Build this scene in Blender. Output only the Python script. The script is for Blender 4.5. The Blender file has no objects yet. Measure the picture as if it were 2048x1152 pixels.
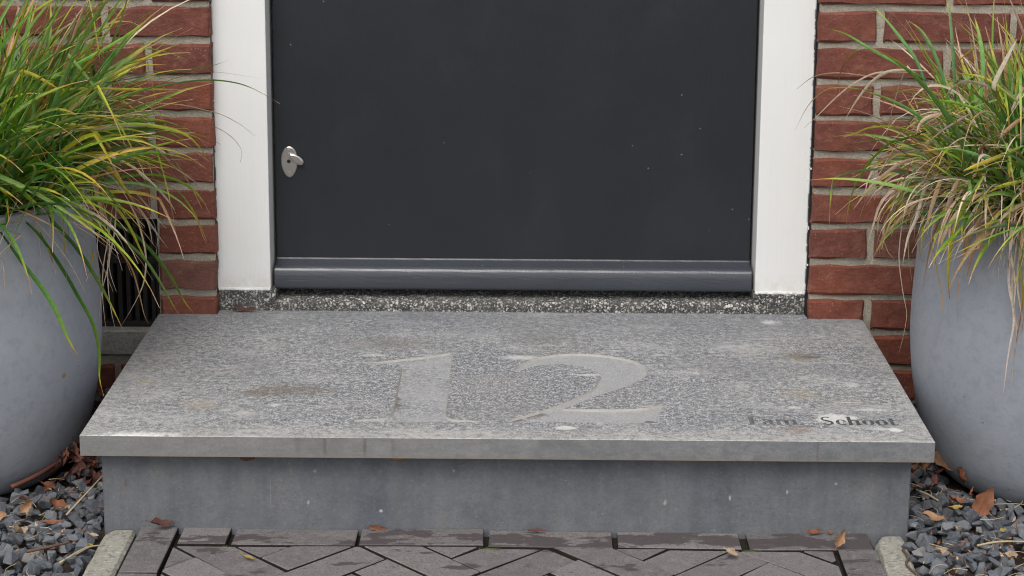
import bpy, bmesh, math, random
import numpy as np
from mathutils import Vector, Matrix
from mathutils.geometry import tessellate_polygon
scene = bpy.context.scene
COL = scene.collection
rad = math.radians

# ------------------------------------------------------------------ camera
cam_d = bpy.data.cameras.new('camera')
cam_d.sensor_width = 36.0
cam_d.lens = 3826.03/2048*36.0
cam_d.shift_y = -276.0/2048.0
cam_d.clip_start = 0.05
cam_d.clip_end = 400.0
PIT, YAW, ROL = 0.20533, 0.00574, 0.00598
cam = bpy.data.objects.new('camera', cam_d)
COL.objects.link(cam)
def _cam_dir(rt, fw, up):
    c, s = math.cos(ROL), math.sin(ROL); a, b = c*rt-s*up, s*rt+c*up
    c, s = math.cos(PIT), math.sin(PIT); y, z = c*fw+s*b, -s*fw+c*b
    c, s = math.cos(YAW), math.sin(YAW)
    return Vector((c*a-s*y, s*a+c*y, z))
_r, _u, _b = _cam_dir(1, 0, 0), _cam_dir(0, 0, 1), -_cam_dir(0, 1, 0)
cam.matrix_world = Matrix(((_r.x, _u.x, _b.x, 0.01597), (_r.y, _u.y, _b.y, -3.16955), (_r.z, _u.z, _b.z, 0.95282), (0, 0, 0, 1)))
cam_d.dof.use_dof = True
cam_d.dof.focus_distance = 2.83
cam_d.dof.aperture_fstop = 9.0
scene.camera = cam

# ------------------------------------------------------------------ sky, sun, exposure
SUN_EL, SUN_AZ = rad(55), rad(195)        # azimuth clockwise from +Y: behind the camera, a little to its left
world = bpy.data.worlds.new('World')
scene.world = world
world.use_nodes = True
wn = world.node_tree
wn.nodes.clear()
sky = wn.nodes.new('ShaderNodeTexSky')
sky.sky_type = 'NISHITA'
sky.sun_disc = False
sky.sun_elevation = SUN_EL
sky.sun_rotation = SUN_AZ
sky.dust_density = 4.0
sky.ozone_density = 1.0
hs = wn.nodes.new('ShaderNodeHueSaturation')
hs.inputs['Saturation'].default_value = 0.32
bg = wn.nodes.new('ShaderNodeBackground')
bg.inputs['Strength'].default_value = 0.15
wo = wn.nodes.new('ShaderNodeOutputWorld')
wn.links.new(sky.outputs[0], hs.inputs['Color'])
wn.links.new(hs.outputs[0], bg.inputs['Color'])
wn.links.new(bg.outputs[0], wo.inputs['Surface'])
sun_d = bpy.data.lights.new('sun', 'SUN')
sun_d.energy = 1.0
sun_d.angle = rad(38)
sun_d.color = (1.0, 0.97, 0.93)
sun = bpy.data.objects.new('sun', sun_d)
COL.objects.link(sun)
_sd = Vector((math.sin(SUN_AZ)*math.cos(SUN_EL), math.cos(SUN_AZ)*math.cos(SUN_EL), math.sin(SUN_EL)))
sun.rotation_euler = _sd.to_track_quat('Z', 'Y').to_euler()
sun.location = _sd*20
vs = scene.view_settings
scene.display_settings.display_device = 'sRGB'
vs.view_transform = 'Standard'
vs.look = 'None'
vs.exposure = 0.33
vs.gamma = 1.0
vs.use_curve_mapping = False
scene.cycles.use_denoising = True
scene.cycles.max_bounces = 8
scene.cycles.pixel_filter_type = 'BLACKMAN_HARRIS'
scene.cycles.filter_width = 1.05

# ------------------------------------------------------------------ helpers
def tag(o, label=None, cat=None, group=None, kind=None):
    if label: o['label'] = label
    if cat: o['category'] = cat
    if group: o['group'] = group
    if kind: o['kind'] = kind
    return o
def link(name, me, mats=None, parent=None, smooth=False):
    o = bpy.data.objects.new(name, me)
    COL.objects.link(o)
    if mats is not None and not me.materials:
        for m in (mats if isinstance(mats, (list, tuple)) else [mats]): me.materials.append(m)
    if parent: o.parent = parent
    if smooth:
        for p in me.polygons: p.use_smooth = True
    return o
def empty(name, loc, label, cat, group=None):
    o = bpy.data.objects.new(name, None)
    COL.objects.link(o)
    o.location = loc
    o.empty_display_size = .05
    return tag(o, label, cat, group)
def part(name, me, mat, parent, smooth=False):
    """links a mesh that is given in world coordinates under a parent that stands at parent.location"""
    o = link(name, me, mat, parent, smooth)
    o.matrix_parent_inverse = Matrix.Translation(-parent.location) if parent.parent is None else Matrix.Identity(4)
    return o
def to_mesh(bm, name='mesh'):
    bmesh.ops.recalc_face_normals(bm, faces=bm.faces)
    me = bpy.data.meshes.new(name)
    bm.to_mesh(me)
    bm.free()
    return me
def box_bm(x0, x1, y0, y1, z0, z1, bev=0.0, seg=1, bm=None):
    own = bm is None
    b = bmesh.new()
    bmesh.ops.create_cube(b, size=1)
    for v in b.verts:
        v.co = Vector(((x0+x1)/2+v.co.x*(x1-x0), (y0+y1)/2+v.co.y*(y1-y0), (z0+z1)/2+v.co.z*(z1-z0)))
    if bev: bmesh.ops.bevel(b, geom=b.edges[:], offset=bev, segments=seg, profile=.6, affect='EDGES')
    if own: return b
    me = bpy.data.meshes.new('tmp'); b.to_mesh(me); b.free(); bm.from_mesh(me); bpy.data.meshes.remove(me)
    return bm
def extrude_x(profile, x0, x1, n=1, jit=0.0, rng=None):
    """closed (y,z) profile swept along X"""
    bm = bmesh.new()
    rings = []
    for i in range(n+1):
        x = x0+(x1-x0)*i/n
        rings.append([bm.verts.new((x, y+(rng.uniform(-jit, jit) if rng else 0), z+(rng.uniform(-jit, jit) if rng else 0))) for y, z in profile])
    k = len(profile)
    for a, b in zip(rings, rings[1:]):
        for i in range(k): bm.faces.new((a[i], a[(i+1) % k], b[(i+1) % k], b[i]))
    bm.faces.new(rings[0]); bm.faces.new(rings[-1][::-1])
    return bm
def catmull(pts, n, closed=False):
    out = []
    m = len(pts)
    P = [Vector(p) for p in pts]
    segs = m if closed else m-1
    for i in range(segs):
        if closed: p0, p1, p2, p3 = P[i-1], P[i], P[(i+1) % m], P[(i+2) % m]
        else: p0, p1, p2, p3 = P[max(i-1, 0)], P[i], P[i+1], P[min(i+2, m-1)]
        for j in range(n):
            t = j/n
            out.append(0.5*((2*p1)+(p2-p0)*t+(2*p0-5*p1+4*p2-p3)*t*t+(3*p1-p0-3*p2+p3)*t**3))
    if not closed: out.append(P[-1])
    return out

# ------------------------------------------------------------------ materials
class NT:
    def __init__(s, name):
        s.m = bpy.data.materials.new(name)
        s.m.use_nodes = True
        s.t = s.m.node_tree
        s.b = s.t.nodes['Principled BSDF']
        s.out = s.t.nodes['Material Output']
        s.geo = s.t.nodes.new('ShaderNodeNewGeometry')
        s.pos = s.geo.outputs['Position']
        s.b.inputs['Specular IOR Level'].default_value = .35
    def n(s, t, **k):
        x = s.t.nodes.new(t)
        for a, v in k.items(): setattr(x, a, v)
        return x
    def put(s, sock, v):
        if hasattr(v, 'is_linked') or isinstance(v, bpy.types.NodeSocket): s.t.links.new(v, sock)
        elif isinstance(v, (tuple, list)) and len(v) == 3 and sock.type == 'RGBA': sock.default_value = (*v, 1)
        else: sock.default_value = v
    def scaled(s, sc, src=None, off=(0, 0, 0)):
        x = s.n('ShaderNodeMapping')
        s.put(x.inputs['Vector'], src or s.pos)
        x.inputs['Scale'].default_value = sc
        x.inputs['Location'].default_value = off
        return x.outputs[0]
    def noise(s, scale, detail=3, rough=.55, vec=None, dist=0.0):
        x = s.n('ShaderNodeTexNoise')
        s.put(x.inputs['Vector'], vec or s.pos)
        x.inputs['Scale'].default_value = scale
        x.inputs['Detail'].default_value = detail
        x.inputs['Roughness'].default_value = rough
        x.inputs['Distortion'].default_value = dist
        return x.outputs['Fac']
    def voro(s, scale, vec=None, feat='F1', out='Distance', rnd=1.0):
        x = s.n('ShaderNodeTexVoronoi', feature=feat)
        s.put(x.inputs['Vector'], vec or s.pos)
        x.inputs['Scale'].default_value = scale
        x.inputs['Randomness'].default_value = rnd
        return x.outputs[out]
    def ramp(s, f, stops, interp='LINEAR'):
        x = s.n('ShaderNodeValToRGB')
        s.put(x.inputs[0], f)
        r = x.color_ramp
        r.interpolation = interp
        while len(r.elements) < len(stops): r.elements.new(.5)
        for e, (p, c) in zip(r.elements, stops):
            e.position = p
            e.color = (c, c, c, 1) if isinstance(c, (int, float)) else (*c, 1)
        return x.outputs[0]
    def mix(s, f, a, b, mode='MIX'):
        x = s.n('ShaderNodeMix', data_type='RGBA', blend_type=mode)
        s.put(x.inputs[0], f); s.put(x.inputs[6], a); s.put(x.inputs[7], b)
        return x.outputs[2]
    def math(s, op, a, b=0.0, clamp=False):
        x = s.n('ShaderNodeMath', operation=op, use_clamp=clamp)
        s.put(x.inputs[0], a); s.put(x.inputs[1], b)
        return x.outputs[0]
    def xyz(s, src=None):
        x = s.n('ShaderNodeSeparateXYZ')
        s.put(x.inputs[0], src or s.pos)
        return x.outputs
    def rnd(s): return s.n('ShaderNodeObjectInfo').outputs['Random']
    def spot(s, c, sc, r, soft=.3, wob=None):
        """mask 1 inside an uneven blot at world point c; sc stretches, r radius"""
        v = s.n('ShaderNodeVectorMath', operation='SUBTRACT'); s.put(v.inputs[0], s.pos); v.inputs[1].default_value = c
        w = s.n('ShaderNodeVectorMath', operation='MULTIPLY'); s.t.links.new(v.outputs[0], w.inputs[0]); w.inputs[1].default_value = sc
        l = s.n('ShaderNodeVectorMath', operation='LENGTH'); s.t.links.new(w.outputs[0], l.inputs[0])
        d = l.outputs['Value']
        if wob is not None: d = s.math('ADD', d, s.math('MULTIPLY', s.math('SUBTRACT', wob, .5), r*2.4))
        return s.ramp(s.math('DIVIDE', d, r), [(max(0, 1-soft), 1.0), (1.0, 0.0)])
    def bump(s, h, dist, strength=1.0, prev=None):
        x = s.n('ShaderNodeBump')
        s.put(x.inputs['Height'], h)
        x.inputs['Distance'].default_value = dist
        x.inputs['Strength'].default_value = strength
        if prev is not None: s.t.links.new(prev, x.inputs['Normal'])
        return x.outputs[0]
    def done(s, col, rough=.8, bump=None, spec=None):
        s.put(s.b.inputs['Base Color'], col)
        s.put(s.b.inputs['Roughness'], rough)
        if spec is not None: s.put(s.b.inputs['Specular IOR Level'], spec)
        if bump is not None: s.t.links.new(bump, s.b.inputs['Normal'])
        return s.m

def m_brick():
    n = NT('brick')
    base = n.ramp(n.rnd(), [(0, (.190, .058, .037)), (.25, (.225, .068, .041)), (.5, (.158, .052, .037)), (.75, (.24, .077, .047)), (.9, (.175, .060, .041)), (1, (.185, .098, .072))])
    big = n.noise(14, 4, .6)
    c = n.mix(n.ramp(big, [(.35, 0), (.75, .55)]), base, (.105, .045, .040))
    pale = n.ramp(n.noise(38, 5, .7), [(.50, 0), (.76, .55)])
    c = n.mix(pale, c, (.30, .15, .105))
    fine = n.noise(420, 4, .7)
    c = n.mix(n.ramp(fine, [(.3, .45), (.55, 0)]), c, (.07, .026, .022))
    worn = n.ramp(n.noise(95, 6, .75, n.scaled((.7, 1, 1.3))), [(.50, 0), (.72, .5)])
    c = n.mix(worn, c, (.30, .125, .09))
    grime = n.ramp(n.noise(30, 5, .7, n.scaled((1, 1, 1), None, (4, 9, 2))), [(.52, 0), (.75, .55)])
    c = n.mix(grime, c, (.085, .042, .036))
    fleck = n.ramp(n.voro(150), [(.10, .75), (.18, 0)])
    fm = n.math('MULTIPLY', fleck, n.ramp(n.noise(23, 2), [(.5, 0), (.62, .8)]))
    c = n.mix(fm, c, (.42, .34, .28))
    h = n.math('ADD', n.math('MULTIPLY', n.noise(260, 5, .7), .5), n.noise(45, 3, .5))
    return n.done(c, .88, n.bump(h, .0045, .8), .25)
def m_mortar(name='mortar', a=(.50, .455, .365), b=(.37, .34, .275)):
    n = NT(name)
    c = n.mix(n.ramp(n.noise(24, 5, .65), [(.35, 0), (.7, 1)]), a, b)
    c = n.mix(n.ramp(n.noise(420, 4, .75), [(.35, .6), (.55, 0)]), c, (.17, .16, .135))
    h = n.math('ADD', n.noise(340, 5, .75), n.math('MULTIPLY', n.noise(70, 3), 1.2))
    return n.done(c, .95, n.bump(h, .004, .8), .2)
def m_white():
    n = NT('white_paint')
    z = n.xyz()[2]
    c = n.mix(n.ramp(n.noise(9, 3, .5), [(.3, 0), (.8, .5)]), (.74, .74, .72), (.68, .68, .66))
    streak = n.ramp(n.noise(1.0, 4, .6, n.scaled((130, 130, 4))), [(.55, 0), (.8, .22)])
    c = n.mix(streak, c, (.60, .59, .56))
    speck = n.ramp(n.voro(75), [(.035, .6), (.06, 0)])
    c = n.mix(n.math('MULTIPLY', speck, n.ramp(n.noise(12, 2), [(.52, 0), (.6, .7)])), c, (.33, .31, .28))
    low = n.math('MULTIPLY', n.ramp(n.math('MULTIPLY', z, 1.0), [(.035, .55), (.075, 0)]), n.ramp(n.noise(60, 4, .7), [(.4, 0), (.65, 1)]))
    c = n.mix(low, c, (.50, .46, .40))
    return n.done(c, .42, n.bump(n.noise(1.0, 3, .5, n.scaled((220, 220, 30))), .0007, .4), .4)
def m_door(name, col, rough, bumpd):
    n = NT(name)
    c = n.mix(n.ramp(n.noise(3.5, 4, .6), [(.35, 0), (.7, 1)]), col, tuple(x*1.22 for x in col))
    dots = n.ramp(n.voro(34), [(.030, 1), (.050, 0)])
    pick = n.ramp(n.voro(34, out='Color'), [(.58, 0), (.60, .55)])
    c = n.mix(n.math('MULTIPLY', dots, pick), c, (.35, .36, .37))
    smear = n.ramp(n.noise(1.0, 4, .65, n.scaled((7, 7, 4))), [(.5, 0), (.9, .06)])
    c = n.mix(smear, c, (.16, .16, .16))
    h = n.math('ADD', n.noise(1.0, 2, .5, n.scaled((260, 260, 60))), n.math('MULTIPLY', n.noise(15, 2), 2.0))
    r = n.math('ADD', n.math('MULTIPLY', n.noise(8, 4, .6), .16), rough-.08)
    return n.done(c, r, n.bump(h, bumpd, .5), .45)
def m_terrazzo():
    n = NT('terrazzo')
    v = n.voro(210, out='Color'); d = n.voro(210)
    sx = n.xyz(v)[0]
    chip = n.ramp(sx, [(0, (.035, .036, .038)), (.36, (.06, .062, .062)), (.52, (.13, .13, .125)), (.68, (.30, .29, .265)), (.84, (.54, .52, .475)), (1, (.66, .64, .59))], 'CONSTANT')
    small = n.ramp(n.xyz(n.voro(520, out='Color'))[0], [(0, (.05, .052, .053)), (.6, (.10, .10, .098)), (.8, (.42, .40, .36))], 'CONSTANT')
    c = n.mix(n.ramp(d, [(.42, 1), (.5, 0)]), small, chip)
    c = n.mix(n.ramp(n.noise(16, 4, .6), [(.42, 0), (.72, .6)]), c, (.11, .105, .095))
    return n.done(c, .8, n.bump(n.noise(500, 3, .6), .0015, .6), .3)
def m_slab():
    n = NT('granite_tread')
    x, y, z = n.xyz()
    f1 = n.noise(330, 4, .78, n.scaled((1, .8, 1))); f2 = n.noise(140, 3, .6, n.scaled((.8, .8, 1)))
    g = n.math('ADD', n.math('MULTIPLY', f1, .65), n.math('MULTIPLY', f2, .35))
    grain = n.ramp(g, [(.41, (.060, .067, .081)), (.465, (.152, .162, .177)), (.520, (.28, .285, .290)), (.575, (.55, .545, .53))])
    dark = n.ramp(n.voro(240), [(.12, .8), (.26, 0)])
    grain = n.mix(n.math('MULTIPLY', dark, .5), grain, (.07, .078, .09))
    soft = n.ramp(n.noise(60, 5, .7), [(.3, (.25, .252, .25)), (.7, (.345, .34, .33))])
    blot = n.noise(6.5, 6, .68)
    c = n.mix(n.ramp(blot, [(.38, .0), (.70, .50)]), grain, soft)
    # worn pale margin along the front and the left end
    wob = n.math('MULTIPLY', n.math('SUBTRACT', n.noise(26, 4, .65), .5), .07)
    ef = n.math('ADD', n.math('ADD', y, .6), wob)
    el = n.math('ADD', n.math('ADD', x, .61), n.math('MULTIPLY', wob, 1.6))
    er = n.math('ADD', n.math('SUBTRACT', .6026, x), n.math('MULTIPLY', wob, 1.2))
    front = n.ramp(ef, [(.0, .8), (.018, .65), (.055, .0)])
    left = n.ramp(el, [(.0, .55), (.05, .4), (.17, 0)])
    right = n.ramp(er, [(.0, .6), (.04, .0)])
    wear = n.math('MAXIMUM', n.math('MAXIMUM', front, left), right)
    wc = n.ramp(n.noise(90, 5, .7), [(.32, (.34, .33, .31)), (.7, (.50, .485, .455))])
    c = n.mix(n.math('MULTIPLY', wear, n.ramp(g, [(.40, .45), (.52, 1)])), c, wc)
    cloud = n.noise(17, 5, .66, n.scaled((.6, 1, 1), None, (1.1, 4.2, 0)))
    c = n.mix(n.ramp(cloud, [(.50, 0), (.70, .65)]), c, (.43, .425, .415))
    clump = n.noise(85, 4, .7, n.scaled((.8, 1, 1), None, (2.5, 6.1, 0)))
    c = n.mix(n.ramp(clump, [(.34, .6), (.47, 0)]), c, (.10, .112, .135))
    c = n.mix(n.ramp(clump, [(.56, 0), (.68, .6)]), c, (.47, .465, .455))
    c = n.mix(n.ramp(n.noise(8, 5, .6, n.scaled((.7, 1, 1), None, (7.7, 2.2, 0))), [(.50, 0), (.75, .5)]), c, (.135, .145, .165))
    mid = n.spot((0, -.38, 0), (.72, 1.35, .3), .30, .8, n.noise(9, 4, .6))
    c = n.mix(n.math('MULTIPLY', mid, .8), c, n.mix(n.ramp(f1, [(.40, 1), (.52, 0)]), grain, (.085, .096, .118)))
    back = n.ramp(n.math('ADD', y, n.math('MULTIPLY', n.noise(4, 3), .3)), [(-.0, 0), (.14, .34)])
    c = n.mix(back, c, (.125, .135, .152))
    # brownish dirt clouds and blots
    c = n.mix(n.ramp(n.noise(5.2, 5, .6, n.scaled((1, 1, 1), None, (3.3, 1.7, 0))), [(.52, 0), (.78, .34)]), c, (.22, .195, .165))
    w = n.noise(75, 6, .8)
    for cx, cy, sx, sy, r, col, k in (
            (-.336, -.397, .55, 1.5, .045, (.15, .115, .08), .6), (-.38, -.415, .7, 1.6, .028, (.13, .10, .075), .55),
            (.466, -.212, .8, 1.3, .030, (.17, .135, .09), .75), (.485, -.215, .6, 2.2, .012, (.05, .045, .035), .8),
            (-.562, -.367, .8, 1.2, .014, (.36, .29, .18), .7), (-.461, -.468, .7, 1, .024, (.36, .31, .24), .55),
            (.415, -.555, .8, 1.4, .022, (.22, .16, .12), .6), (.44, -.40, .8, 1, .03, (.32, .28, .19), .45),
            (-.20, -.16, .5, 1.2, .05, (.17, .15, .13), .45), (.05, -.12, .7, 1, .04, (.19, .17, .15), .4), (-.03, -.36, .6, .8, .05, (.30, .28, .26), .35),
            (.477, -.506, .85, 1.5, .030, (.60, .595, .58), .95), (.08, -.553, .6, 1.1, .010, (.62, .60, .56), .9),
            (.441, -.025, .8, 1, .014, (.60, .60, .60), .8), (.014, -.229, .45, 1.3, .017, (.58, .57, .54), .85),
            (.120, -.314, .4, 2.0, .012, (.60, .60, .58), .85), (-.35, -.466, .8, 1, .008, (.62, .61, .58), .8),
            (-.22, -.222, .5, 1.4, .010, (.58, .57, .55), .8), (.424, -.459, .5, 1.2, .008, (.60, .59, .56), .8),
            (.535, -.467, .45, 2.0, .012, (.60, .59, .57), .7), (.523, -.353, .7, 1, .011, (.56, .56, .54), .75),
            (.509, -.434, .35, 2.4, .009, (.58, .57, .55), .8), (.555, -.552, .7, 1, .008, (.66, .65, .63), .9), (.535, -.548, .5, 1.4, .010, (.58, .57, .55), .7),
            (-.39, -.50, .7, 1.2, .012, (.54, .53, .5), .6), (-.42, -.49, .7, 1.2, .008, (.54, .53, .5), .6), (.29, -.30, .6, 1.5, .009, (.52, .51, .5), .6),
            (.17, -.19, .6, 1.3, .008, (.54, .53, .5), .6), (.24, -.21, .6, 1.3, .007, (.56, .55, .52), .6), (-.11, -.31, .5, 1.5, .012, (.48, .47, .45), .5)):
        c = n.mix(n.math('MULTIPLY', n.spot((cx, cy, 0), (sx, sy, .3), r*1.1, .75 if k < .9 else .4, w), k*.9), c, col)
    spots = n.math('MULTIPLY', n.ramp(n.voro(55, n.scaled((.6, 1, .3))), [(.06, .9), (.13, 0)]), n.ramp(n.noise(9, 2), [(.52, 0), (.62, 1)]))
    c = n.mix(spots, c, (.52, .51, .49))
    c = n.mix(n.spot((-.524, -.598, -.01), (.25, 1, 1), .02, .5, w), c, (.66, .65, .63))
    h = n.math('ADD', g, n.math('MULTIPLY', n.noise(25, 3), .7))
    return n.done(c, .72, n.bump(h, .0022, .55), .35)
def m_stone(name, a, b, streaks, edge=False):
    n = NT(name)
    x, y, z = n.xyz()
    c = n.mix(n.ramp(n.noise(11, 5, .62, n.scaled((1, 1, .8))), [(.36, 0), (.64, 1)]), a, b)
    c = n.mix(n.ramp(n.noise(42, 5, .72), [(.44, .0), (.72, .6)]), c, tuple(v*1.5 for v in a))
    c = n.mix(n.ramp(n.noise(24, 5, .7, n.scaled((1, 1, 1), None, (3, 3, 3))), [(.50, .0), (.74, .55)]), c, tuple(v*.62 for v in a))
    c = n.mix(n.ramp(n.noise(260, 4, .75), [(.34, .6), (.52, 0)]), c, tuple(v*.6 for v in b))
    c = n.mix(n.ramp(n.noise(110, 5, .75, n.scaled((1, 1, 1), None, (8, 2, 5))), [(.55, 0), (.75, .45)]), c, (.25, .255, .262))
    st = n.ramp(n.noise(1.0, 4, .62, n.scaled((24, 24, 2.2))), [(.48, 0), (.72, streaks)])
    c = n.mix(st, c, (.205, .203, .195))
    st2 = n.ramp(n.noise(1.0, 5, .65, n.scaled((30, 30, 3), None, (5, 1, 1))), [(.52, 0), (.74, streaks*.9)])
    c = n.mix(st2, c, tuple(v*.55 for v in a))
    for sc, lo, hi, k, col in ((85, .035, .075, .8, (.42, .42, .42)), (150, .07, .13, .6, (.32, .325, .33)), (70, .04, .07, .8, (.04, .04, .042))):
        m = n.math('MULTIPLY', n.ramp(n.voro(sc, n.scaled((1, 1, 1), None, (sc*.13, 0, .7))), [(lo, k), (hi, 0)]), n.ramp(n.noise(sc*.22, 2), [(.50, 0), (.60, 1)]))
        c = n.mix(m, c, col)
    w = n.noise(230, 6, .8)
    if edge:
        rust = n.math('MULTIPLY', n.ramp(z, [(-.0, 0), (1, 0)]), 1.0)
        low = n.ramp(n.math('ADD', n.math('MULTIPLY', z, -1.0), n.math('MULTIPLY', n.math('SUBTRACT', w, .5), .004)), [(.0262, 0), (.0292, .75)])
        c = n.mix(low, c, (.20, .155, .115))
        warm = n.ramp(n.math('ADD', n.math('MULTIPLY', x, .8), n.noise(6, 4)), [(.35, .35), (.75, 0)])
        c = n.mix(n.ramp(n.noise(70, 6, .75, n.scaled((.5, 1, 1))), [(.40, .5), (.56, 0)]), c, (.10, .105, .11))
        c = n.mix(warm, c, (.22, .212, .192))
        for cx, k, wd in ((-.262, .55, 6), (-.205, .6, 6), (-.165, .35, 5), (.437, .5, 8), (-.30, .3, 4)):
            c = n.mix(n.math('MULTIPLY', n.spot((cx, -.6, -.012), (wd, 0, 1), .022, .6, w), k), c, (.10, .085, .065))
    else:
        for cx, cz, sx, sz, r, k, col in ((-.553, -.085, 2.2, .7, .014, .8, (.09, .055, .04)), (-.553, -.09, 1.6, 1, .006, .9, (.27, .15, .11)), (-.344, -.10, 14, .3, .02, .5, (.34, .34, .35)),
                (-.185, -.122, 1, 1, .006, .95, (.6, .6, .6)), (-.29, -.11, 1.4, .8, .007, .7, (.5, .5, .5)), (-.28, -.062, 1.2, 1, .008, .5, (.42, .43, .44)), (-.08, -.06, 1.3, 1, .006, .6, (.45, .45, .45)),
                (.225, -.105, 1.6, .8, .009, .7, (.48, .48, .47)), (.47, -.075, 1, 1, .006, .7, (.50, .48, .45)), (.40, -.088, 1.8, .7, .007, .8, (.55, .55, .54)), (.318, -.098, 1.8, .7, .007, .8, (.55, .55, .54)),
                (.52, -.06, 1, 1, .006, .6, (.30, .22, .2)), (-.43, -.045, .4, 2, .01, .4, (.10, .085, .07))):
            c = n.mix(n.math('MULTIPLY', n.spot((cx, -.572, cz), (sx, 0, sz), r*.5, .7, w), k*.7), c, col)
    return n.done(c, .6, n.bump(n.noise(190, 4, .65), .0012, .5), .4)
def m_engrave():
    n = NT('honed_engraving')
    c = n.mix(n.ramp(n.noise(55, 5, .65), [(.35, 0), (.7, 1)]), (.43, .43, .425), (.35, .355, .36))
    c = n.mix(n.ramp(n.noise(330, 4, .75), [(.42, .55), (.56, 0)]), c, (.15, .16, .18))
    c = n.mix(n.ramp(n.noise(18, 4, .6), [(.45, 0), (.75, .5)]), c, (.33, .315, .29))
    one = n.ramp(n.xyz()[0], [(.0, .62), (.02, .0)])
    gg = n.ramp(n.noise(200, 4, .78), [(.42, (.085, .095, .11)), (.50, (.22, .23, .24)), (.58, (.46, .455, .44))])
    c = n.mix(n.math('ADD', n.math('MULTIPLY', n.ramp(n.noise(14, 4, .6), [(.4, .1), (.6, .9)]), one), .08), c, gg)
    w = n.noise(60, 4, .7)
    for cx, cy, sx, sy, r in ((.03, -.49, .8, .8, .022), (.205, -.522, 1, 1.2, .013), (-.172, -.45, 1.6, .5, .018), (-.06, -.53, .5, 2, .014), (.005, -.515, .8, 1, .018)):
        c = n.mix(n.math('MULTIPLY', n.spot((cx, cy, 0), (sx, sy, .3), r, .5, w), .75), c, (.10, .078, .06))
    return n.done(c, .6, n.bump(n.noise(300, 3), .0008, .4), .35)
def m_engrave_rim():
    n = NT('engraving_rim')
    return n.done(n.mix(n.noise(70, 4, .7), (.44, .43, .405), (.24, .22, .19)), .85)
def m_letters():
    n = NT('worn_black_letter_paint')
    c = n.mix(n.ramp(n.noise(110, 4, .7), [(.42, 0), (.66, 1)]), (.050, .052, .055), (.125, .128, .132))
    x = n.xyz()[0]
    c = n.mix(n.math('MULTIPLY', n.ramp(x, [(.40, 1), (.455, 0)]), n.ramp(n.noise(85, 4, .7), [(.40, .0), (.62, .75)])), c, (.19, .192, .195))
    return n.done(c, .7)
def m_paver():
    n = NT('clay_paver')
    x, y, z = n.xyz()
    base = n.ramp(n.rnd(), [(0, (.115, .104, .105)), (.3, (.170, .157, .155)), (.6, (.135, .119, .121)), (.8, (.195, .180, .175)), (1, (.150, .140, .140))])
    c = n.mix(n.ramp(n.noise(20, 5, .65), [(.35, 0), (.72, .5)]), base, (.205, .188, .182))
    c = n.mix(n.ramp(n.noise(420, 4, .7), [(.34, .7), (.54, 0)]), c, (.055, .048, .049))
    c = n.mix(n.ramp(n.noise(75, 5, .7), [(.50, 0), (.75, .5)]), c, (.25, .235, .225))
    sp = n.math('MULTIPLY', n.ramp(n.voro(130), [(.06, .9), (.11, 0)]), n.ramp(n.noise(31, 2), [(.52, 0), (.60, 1)]))
    c = n.mix(sp, c, (.36, .34, .32))
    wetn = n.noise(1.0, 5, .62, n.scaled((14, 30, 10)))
    damp_shade_band = n.ramp(n.math('ABSOLUTE', n.math('ADD', y, .607)), [(.0, .14), (.018, .10), (.034, -.0), (.05, 0)])  # damp along the row, also darkening it for the step base's shade
    wet = n.ramp(n.math('ADD', wetn, damp_shade_band), [(.585, 0), (.605, 1)])
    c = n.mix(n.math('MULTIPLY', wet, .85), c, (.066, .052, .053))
    return n.done(c, n.mix(wet, (.85, .85, .85), (.6, .6, .6)), n.bump(n.math('ADD', n.noise(300, 4, .7), n.noise(50, 3)), .0018, .6), .3)
def m_kerb():
    n = NT('concrete_kerb')
    c = n.mix(n.ramp(n.noise(22, 5, .65), [(.35, 0), (.7, 1)]), (.36, .345, .295), (.26, .25, .215))
    v = n.ramp(n.xyz(n.voro(260, out='Color'))[0], [(0, (.10, .10, .09)), (.18, (.32, .31, .26)), (.75, (.37, .355, .30)), (.92, (.55, .53, .47))], 'CONSTANT')
    c = n.mix(.4, c, v)
    c = n.mix(n.ramp(n.noise(30, 4, .7, n.scaled((1, 1, 1), None, (5, 2, 1))), [(.60, 0), (.75, .4)]), c, (.14, .14, .08))
    return n.done(c, .95, n.bump(n.noise(260, 5, .75), .003, .8), .2)
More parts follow.
